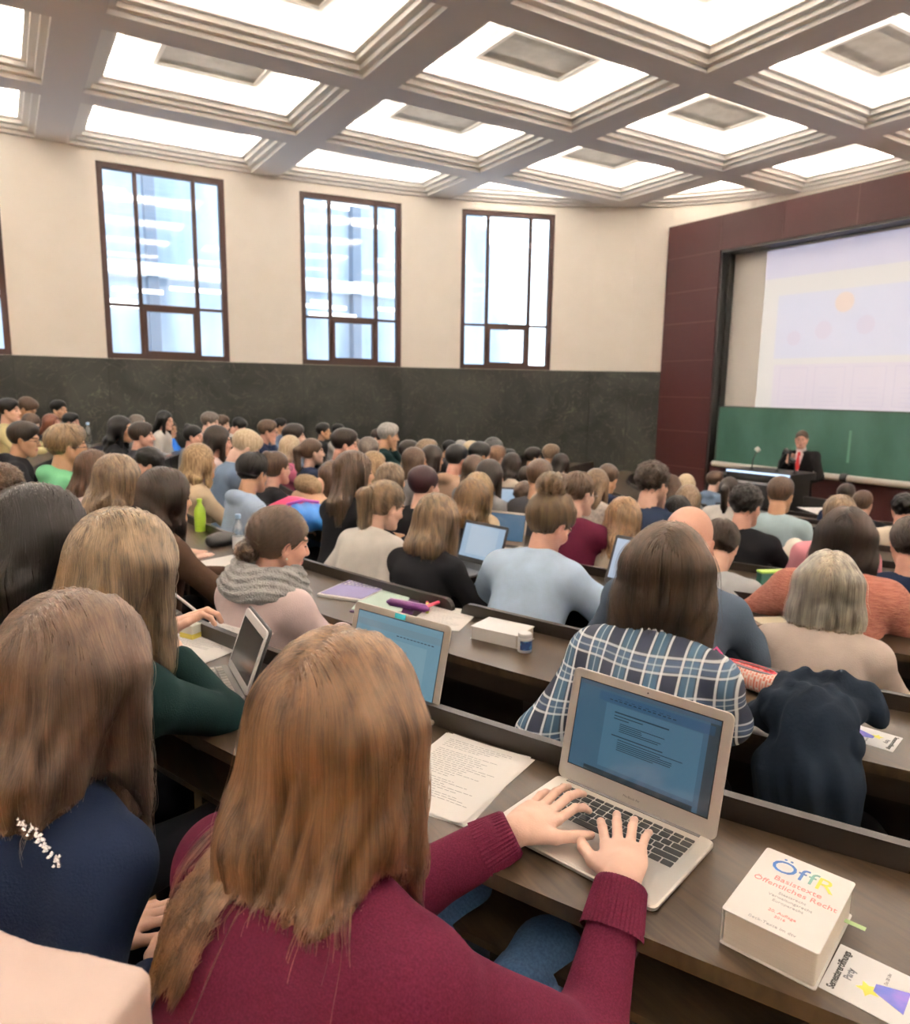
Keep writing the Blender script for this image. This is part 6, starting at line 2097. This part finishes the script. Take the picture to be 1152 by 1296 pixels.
# --- dark jacket draped over the second desk
M_jk = mat('dark_navy_cotton', (.006, .0095, .016), .95, spec=.08, col2=(.009, .014, .023), nscale=9, bump=.12, bscale=90)
ctr = at(1030, 918, DZ[2]+.06)
jy = math.atan2(CY-ctr.y, CX-ctr.x)
r = empty('jacket', (ctr.x, ctr.y, DZ[2]), jy-PI/2, 'dark navy jacket heaped over the second desk and hanging down its near edge', 'jacket')
def jk(P):
    d = el(P, (-.02, .04, .075), (.17, .13, .065), rotz(.25))
    d = smin(d, rc(P, V(-.11, .10, .10), V(.15, .14, .09), .045, .050), .03)
    d = smin(d, rc(P, V(.04, .12, .12), V(.17, .10, .06), .050, .032), .02)
    d = smin(d, rc(P, V(-.10, .0, .05), V(-.21, -.01, .02), .055, .030), .03)
    d = smin(d, rc(P, V(-.16, .06, .03), V(-.23, .04, .016), .03, .018), .02)
    # part hanging off the near edge
    d = smin(d, rc(P, V(.0, -.06, .03), V(.02, -.135, -.06), .12, .11), .05)
    h_ = smin(rc(P, V(-.10, -.13, -.06), V(-.07, -.13, -.30), .070, .050), rc(P, V(.10, -.13, -.06), V(.09, -.13, -.32), .070, .060), .06)
    h_ = smin(h_, rc(P, V(.0, -.135, -.06), V(.01, -.14, -.40), .075, .050), .06)
    d = smin(d, h_, .04)
    # crease rolls
    d = smin(d, rc(P, V(-.14, -.05, .055), V(.12, -.10, .035), .030, .034), .010)
    d = smin(d, rc(P, V(-.05, .10, .14), V(-.02, -.02, .09), .022, .030), .010)
    d = d+.006*np.sin(P[:, 0]*48+9*P[:, 2]+2*np.sin(P[:, 1]*30))+.003*np.sin(P[:, 0]*95-P[:, 1]*40+P[:, 2]*22)
    w = np.abs(P[:, 1]+.135)-.06
    return d
blob('jacket_body', jk, (-.28, -.26, -.50), (.28, .24, .20), .0075, M_jk, r)
r.scale = (.74, .78, .92); r.location.z += .025; r.location.x += .012

# --- pink and blue backpack on the third desk
p = on(372, 664, 3)
r = empty('backpack', p, rad(-80), 'bright pink and blue backpack lying on the third desk', 'backpack')
def bp1(P):
    d = smin(el(P, (-.02, 0, .075), (.19, .13, .075)), rc(P, V(-.15, 0, .06), V(.08, 0, .08), .055, .06), .04)
    return d+folds(P, .004, 3, .7)
def bp2(P):
    d = smin(el(P, (.16, 0, .065), (.14, .12, .070)), rc(P, V(.12, -.05, .06), V(.27, .03, .05), .055, .04), .04)
    return d+.004*np.sin(P[:, 1]*90+P[:, 0]*30)
blob('main_pouch', bp1, (-.27, -.18, -.01), (.22, .18, .19), .009, mat('pink_nylon', (.75, .06, .20), .5, bump=.3, bscale=60), r)
blob('front_pouch', bp2, (-.02, -.17, -.01), (.35, .17, .17), .009, mat('blue_nylon', (.02, .16, .50), .45, bump=.3, bscale=60), r)
mb = MB(); mb.tube([(.06, -.12, .07), (.10, -.09, .13), (.14, -.02, .15), (.20, .05, .14)], .008, 8); mb.obj('piping', mat('violet_piping', (.55, .12, .55), .5), r, True)
r.scale = (1.2, 1.2, 1.3)

# --- bottles and pouch on the left
def bottle(label, p, col, cap, h=.24, rr_=.033, cl=False, lab=None):
    r = empty('bottle', p, 0, label, 'bottle', None)
    mb = MB(); mb.lathe([(.001, 0), (rr_*.95, 0), (rr_, .006), (rr_, h*.62), (rr_*.85, h*.72), (rr_*.42, h*.84), (rr_*.40, h*.90)], 20); mb.obj('bottle_body', col, r, True)
    mb = MB(); mb.lathe([(.0001, h*.90), (rr_*.46, h*.90), (rr_*.48, h*.99), (rr_*.40, h), (.0001, h)], 16); mb.obj('cap', cap, r, True)
    if lab:
        mb = MB(); mb.lathe([(rr_*1.01, h*.22), (rr_*1.01, h*.50)], 20); mb.f = mb.f[:-2]; mb.m = mb.m[:-2]; mb.obj('label', lab, r, True)
    return r
M_lime = mat('lime_plastic', (.42, .66, .06), .35); M_clear = glass_mat('clear_plastic', (.88, .93, .96), .22); M_bcap = mat('pale_blue_cap', (.35, .55, .80), .4)
bottle('lime green bottle standing before the brown sweater person', on(254, 672, 2), M_lime, M_lime, .20, .034)
bottle('clear water bottle with pale blue cap beside the black pouch', on(303, 706, 2), M_clear, M_bcap, .23, .031, lab=mat('water_label', (.75, .80, .85), .5))
bottle('clear bottle far off by the stone wall behind the green hoodie', at(113, 567, DZ[1]), M_clear, M_bcap, .32, .040)
r = empty('pouch', on(281, 690, 2), rad(15), 'black pouch lying beside the clear water bottle', 'pouch')
blob('pouch_body', lambda P: smin(el(P, (0, 0, .035), (.085, .055, .038)), rc(P, V(-.06, 0, .03), V(.06, 0, .03), .03, .03), .03)+folds(P, .002, 5), (-.12, -.08, -.005), (.12, .08, .085), .006, mat('black_nylon', (.012, .012, .013), .6), r)
r = empty('drink_carton', on(243, 806, 1), rad(30), 'small yellow and white drink carton behind the writing hand', 'carton')
mb = MB(); mb.rbox(.045, .055, 0, .045, .003, bev=.001); mb.obj('carton_body', mat('carton_white', (.75, .74, .66), .5), r, True)
mb = MB(); mb.box((-.0232, -.0282, .0), (.0232, .0282, .018)); mb.obj('label', mat('carton_yellow', (.70, .60, .10), .5), r)
_pp = at(212, 786, -.66)
pen('pen with blue cap held upright in the writing hand', _pp+Vector((.04, .035, .055)), rad(160), M_white, mat('pen_blue', (.03, .06, .45), .4), .15, .0042, tilt=.75)

# --- wallets, green box, yellow pad
r = empty('wallet', on(975, 794, 3), rad(150)-PI/2, 'stack of brown leather wallets with pale card on the third desk', 'wallet')
M_lea = mat('brown_leather', (.10, .07, .045), .5)
mb = MB(); mb.rbox(.11, .20, 0, .018, .008, bev=.003); mb.obj('lower_flap', M_lea, r, True)
mb = MB(); mb.rbox(.105, .19, .0185, .030, .008, M=Matrix.Rotation(.1, 4, 'Z'), bev=.003); mb.obj('upper_flap', M_lea, r, True)
mb = MB(); mb.rbox(.085, .13, .0305, .0315, .003, M=Matrix.Rotation(.1, 4, 'Z')); mb.obj('pale_card', mat('foil_card', (.62, .56, .42), .3), r)
r = empty('storage_box', on(982, 742, 4), rad(158)-PI/2, 'dark green box with lime edge standing on the fourth desk', 'box')
mb = MB(); mb.rbox(.05, .21, 0, .078, .006, bev=.003, M=Matrix.Rotation(0, 4, 'Z')); mb.obj('box_body', mat('bottle_green', (.02, .09, .065), .5), r, True)
mb = MB(); mb.rbox(.055, .215, .078, .090, .008, bev=.003); mb.obj('lid', mat('lime_lid', (.42, .62, .12), .45), r, True)
book('thick pad with yellow cover in front of the light grey t-shirt', on(938, 752, 4), rad(70), .12, .14, .035, mat('yellow_cover', (.72, .60, .25), .6), name='notepad_block')
# white jacket and mint bag
p = on(1018, 722, 5)
r = empty('jacket', p, rad(30), 'crumpled white jacket lying on the desk left of the pink shirt', 'jacket')
blob('jacket_body', lambda P: smin(el(P, (0, 0, .08), (.22, .14, .085)), rc(P, V(-.18, .05, .05), V(.22, .08, .10), .06, .06), .05)+folds(P, .010, 7, .6), (-.34, -.22, -.01), (.34, .24, .22), .010, mat('cream_cotton', (.70, .66, .58), .9), r)
p = on(975, 700, 6)
r = empty('bag', p, rad(10), 'pale mint cloth bag behind the black shirt, right of the curly hair', 'bag')
blob('bag_body', lambda P: el(P, (0, 0, .09), (.19, .12, .10))+folds(P, .006, 2, .6), (-.26, -.18, -.01), (.26, .18, .23), .010, mat('mint_cotton', (.42, .55, .50), .9), r)

# --- black bag with blue tag on the floor under the second desk, pink bag at the very front
p = at(1075, 1075, FL[2]+.30)
r = empty('bag', (p.x, p.y, FL[1]), rad(20), 'black bag with blue tassel on the floor under the second desk', 'bag')
blob('bag_body', lambda P: smin(el(P, (0, 0, .17), (.21, .12, .17)), rc(P, V(-.14, 0, .06), V(.14, 0, .06), .08, .08), .06)+folds(P, .005, 9, .6), (-.28, -.19, -.02), (.28, .19, .38), .012, M_blk, r)
mb = MB(); mb.tube([(-.02, -.12, .30), (-.02, -.14, .22)], .004, 6); mb.tube([(-.02, -.14, .22), (-.02, -.145, .15)], [.006, .022], 10); mb.obj('tassel', mat('blue_tassel', (.02, .25, .60), .6), r, True)
M_pinkl = mat('pale_pink_leather', (.54, .42, .385), .5, spec=.2, col2=(.60, .48, .44), nscale=5, bump=.15, bscale=30)
pa, pb, pc_ = at(200, 1206, -.54), at(120, 1185, -.54), at(0, 1160, -.54)
mid = (pa+pc_)/2
r = empty('handbag', (0, 0, 0), 0, 'pale pink smooth leather bag cut by the lower left corner of the picture', 'handbag')
dirx = (pa-pc_).normalized()
nb = Vector((dirx.y, -dirx.x, 0))
if nb.dot(-mid) < 0: nb = -nb
def hb(P):
    q = P-np.array(mid+nb*.0, dtype=P.dtype)
    u = q@np.array(dirx, dtype=P.dtype); v = q@np.array(nb, dtype=P.dtype); w = q[:, 2]
    top = -.012-.02*np.cos(u*22)*.25+.006*np.sin(u*40)
    L_ = (pa-pc_).length/2
    dx = np.abs(u+.10)-(L_+.10); dy = np.abs(v-.045)-.045-.04*np.clip(-w, 0, .12); dzz = np.maximum(w-top, -.16-w)
    g = np.maximum(np.maximum(dx, dy), dzz)
    return smax(smax(dx, dy, .02), dzz, .012)+.0025*np.sin(u*38+w*25)
lo = [mid.x-.40, mid.y-.34, -.72]; hi = [mid.x+.36, mid.y+.30, -.50]
blob('bag_body', hb, lo, hi, .006, M_pinkl, r)

# ================================================================ lectern, microphones, lecturer
FZ = -2.30
r = empty('lectern', (9.05, 6.28, FZ), rad(180+6)-PI/2, 'black lectern with lit pale edges and round grey emblem, in front of the green board', 'lectern')
mb = MB(); mb.box((-.42, -.30, 0), (.42, .30, 1.10)); mb.obj('cabinet', M_black, r)
mb = MB(); mb.box((-.46, -.36, 1.16), (.46, .34, 1.26)); mb.box((.46, -.30, 1.12), (.80, .28, 1.17)); mb.box((.74, -.25, 0), (.79, .25, 1.12)); mb.box((-.42, -.30, 1.10), (.42, .30, 1.16)); mb.obj('desk_top', M_black, r)
mb = MB(); mb.box((-.46, .341, 1.235), (.46, .36, 1.262)); mb.obj('lit_edge', emitter('pale_blue_light', (.55, .72, 1.0), .9), r)
mb = MB(); mb.box((-.44, .301, 1.09), (.44, .33, 1.12)); mb.obj('metal_edge', mat('pale_metal', (.7, .7, .74), .4), r)
mb = MB(); mb.lathe([(.001, 0), (.17, 0), (.17, .01), (.15, .014), (.12, .010), (.001, .010)], 28, M=Matrix.Translation((.08, .30, .86)) @ Matrix.Rotation(-PI/2, 4, 'X')); mb.obj('emblem', mat('emblem_grey', (.16, .17, .20), .5, col2=(.28, .29, .33), nscale=30), r, True)
def mic(label, p, h, lean, m):
    q = empty('gooseneck_microphone', p, 0, label, 'microphone')
    mb = MB(); mb.lathe([(.001, 0), (.03, 0), (.03, .012), (.001, .014)], 12); mb.obj('foot', M_black, q, True)
    mb = MB(); mb.tube([(0, 0, .01), (0, lean*.1, h*.5), (0, lean*.5, h*.85), (0, lean, h)], .008, 8); mb.obj('neck', M_black, q, True)
    mb = MB(); mb.tube([(0, lean*.95, h*.98), (0, lean+.05, h+.03)], [.028, .034], 10); mb.obj('microphone_head', m, q, True)
mic('gooseneck with pale lamp head rising from the left end of the lectern', (9.0, 6.55, FZ+1.26), .27, -.10, mat('lamp_head', (.8, .75, .68), .4))
mic('thin black gooseneck microphone in the middle of the lectern', (9.05, 6.18, FZ+1.26), .28, -.14, M_black)
mic('black gooseneck microphone nearest the lecturer', (9.05, 5.92, FZ+1.26), .16, .02, M_black)
r = empty('monitor', (9.0, 5.42, FZ), rad(180)-PI/2, 'black monitor box low beside the lectern in front of the lecturer', 'monitor')
mb = MB(); mb.box((-.28, -.03, .55), (.28, .03, .98)); mb.obj('casing', M_black, r)
mb = MB(); mb.box((-.03, -.02, 0), (.03, .02, .56)); mb.box((-.15, -.12, 0), (.15, .12, .02)); mb.obj('stand', M_black, r)

# lecturer
hp = ray(1017, 545); hp = hp*(9.72/hp.x)
yaw = math.atan2(-hp.y-1.2, -hp.x)
s = (hp.z-FZ)/1.80
root = empty('person', (hp.x, hp.y, FZ), rad(194)-PI/2, 'lecturer in black suit, white shirt and red tie holding a microphone', 'person')
root.scale = (s, s, s)
hcn = V(0, .03, 1.675); Rh = rotz(rad(12))@rotx(rad(-4))
sh_ = [V(-.19, 0, 1.45), V(.19, 0, 1.45)]
el_ = [V(-.30, .06, 1.17), V(.27, .02, 1.16)]
wr_ = [V(-.18, .30, 1.09), V(.10, .22, 1.36)]
def jacket(P):
    d = el(P, (0, 0, 1.30), (.19, .125, .22))
    d = smin(d, el(P, (0, 0, 1.02), (.18, .125, .20)), .08)
    d = smin(d, el(P, (0, 0, .88), (.19, .13, .12)), .06)
    for i in (0, 1):
        d = smin(d, rc(P, V(0, 0, 1.43), sh_[i], .075, .068), .05)
        d = smin(d, rc(P, sh_[i], el_[i], .064, .054), .03)
        d = smin(d, rc(P, el_[i], el_[i]+(wr_[i]-el_[i])*.92, .054, .040), .03)
    # open V at the chest
    vx = np.abs(P[:, 0])-.065*np.clip((P[:, 2]-1.12)/.38, 0, 1)
    d = smax(d, -smax(vx, -(P[:, 1]-.060), .004), .004)
    return d+folds(P, .003, 4)
P, F = surfnet(jacket, (-.42, -.20, .78), (.42, .40, 1.58), .011)
link('suit_jacket', npmesh('suit_jacket', P, F, [mat('black_suit', (.006, .0055, .006), .9, spec=.1)]), root)
def skinf(P):
    q = (P-hcn.astype(P.dtype))@Rh.astype(P.dtype)
    return smin(head_sdf(q, True), rc(P, V(0, 0, 1.46), V(0, .015, 1.62), .062, .056), .018)
P, F = surfnet(skinf, hcn-.15, hcn+.14, .005)
nh = len(P)
parts = [(P, F)]
for i, (fd, up_, cu_) in enumerate(((V(-.1, .5, .6), V(-.8, .3, 0), (.3, .3, .35, .4)), (V(-.45, .35, .55), V(.3, .8, -.1), (1.5, 1.5, 1.5, 1.5)))):
    R = basis(fd, up_)
    sg = hand_segs(1 if i else -1, cu_, thumb=.4)
    P_, F_ = surfnet(lambda X, s_=(1 if i else -1), g_=sg: hand_sdf(X, s_, g_), (-.085, -.075, -.10), (.085, .19, .06), .0045)
    parts.append((P_@R.T+wr_[i], F_))
def under(P):
    d = el(P, (0, 0, 1.30), (.17, .10, .20))
    for i in (0, 1):
        d = smin(d, rc(P, V(0, 0, 1.42), sh_[i], .05, .05), .04)
        d = smin(d, rc(P, sh_[i], el_[i], .04, .035), .03); d = smin(d, rc(P, el_[i], wr_[i], .035, .026), .03)
    return d
parts.append(surfnet(under, (-.38, -.16, 1.0), (.38, .36, 1.55), .014))
P, F = merge(parts)
ctr = P[F].mean(1); mi = head_mat((ctr-hcn)@Rh); mi[F[:, 0] >= nh] = 0
link('body', npmesh('body', P, F, [M_skin[1], M_lip, M_eye, M_brow], mi), root)
def shirt(P):
    d = smin(el(P, (0, .004, 1.30), (.15, .108, .22)), rc(P, V(0, 0, 1.47), V(0, .008, 1.535), .070, .066), .03)
    return smax(smax(d, -(P[:, 1]+.01)*1.0-0.0, .01), -(P[:, 2]-1.1), .01)
P, F = surfnet(shirt, (-.17, -.05, 1.08), (.17, .16, 1.62), .007)
link('shirt', npmesh('shirt', P, F, [mat('pink_white_shirt', (.78, .66, .68), .8)]), root)
mb = MB(); mb.add([(-.018, .096, 1.50), (.018, .096, 1.50), (.012, .108, 1.47), (-.012, .108, 1.47), (.034, .122, 1.28), (-.034, .122, 1.28), (0, .124, 1.22)], [(0, 1, 2, 3), (3, 2, 4, 5), (5, 4, 6)])
mb.add([(-.018, .080, 1.50), (.018, .080, 1.50), (.034, .10, 1.28), (-.034, .10, 1.28)], [(0, 3, 2, 1)])
mb.obj('tie', mat('red_tie', (.55, .03, .04), .5), root, True)
def hairf(P):
    Q = (P-hcn.astype(P.dtype))@Rh.astype(P.dtype)
    d = el(Q, (0, -.016, .036), (.084, .104, .097))
    d = smax(d, -(Q[:, 2]+.06), .02); d = smax(d, -(Q[:, 2]-(Q[:, 1]*1.05-.030)), .02)
    d = smax(d, -el(Q, (0, .122, -.045), (.070, .080, .125)), .012)
    for s_ in (-1, 1): d = smax(d, -el(Q, (s_*.092, .004, -.020), (.030, .022, .036)), .010)
    return d
P, F = surfnet(hairf, hcn-.14, hcn+.15, .007)
link('hair', npmesh('hair', P, F, [hmat('brown')[0]]), root)
def trou(P):
    d = 9e9
    for s_ in (-1, 1): d = smin(rc(P, V(s_*.09, 0, .88), V(s_*.11, 0, .48), .095, .070) if s_ < 0 else smin(d, rc(P, V(s_*.09, 0, .88), V(s_*.11, 0, .48), .095, .070), .03), rc(P, V(s_*.11, 0, .48), V(s_*.12, -.01, .06), .070, .055), .03)
    return d
P, F = surfnet(trou, (-.22, -.14, .03), (.22, .14, .98), .014)
link('trousers', npmesh('trousers', P, F, [M_trous]), root)
me = cached(('shoes',), lambda: None)
if me:
    o = link('shoes', me, root); o.location = (0, -.45, 0); o.material_slots[0].link = 'OBJECT'; o.material_slots[0].material = M_shoe
q = wr_[1]+n_(V(-.45, .35, .55))*.075+V(0, .02, .0)
r = empty('microphone', root.matrix_basis @ Vector(q), 0, 'black handheld microphone held up by the lecturer', 'microphone')
mb = MB(); mb.tube([(0, 0, -.10), (0, 0, .06)], [.013, .018], 12); mb.obj('handle', M_black, r, True)
mb = MB(); mb.lathe([(.001, .055), (.024, .065), (.031, .088), (.024, .112), (.001, .12)], 14); mb.obj('head', mat('mic_foam', (.015, .015, .016), .9), r, True)

for m_ in list(bpy.data.materials):
    if m_.users == 0: bpy.data.materials.remove(m_)
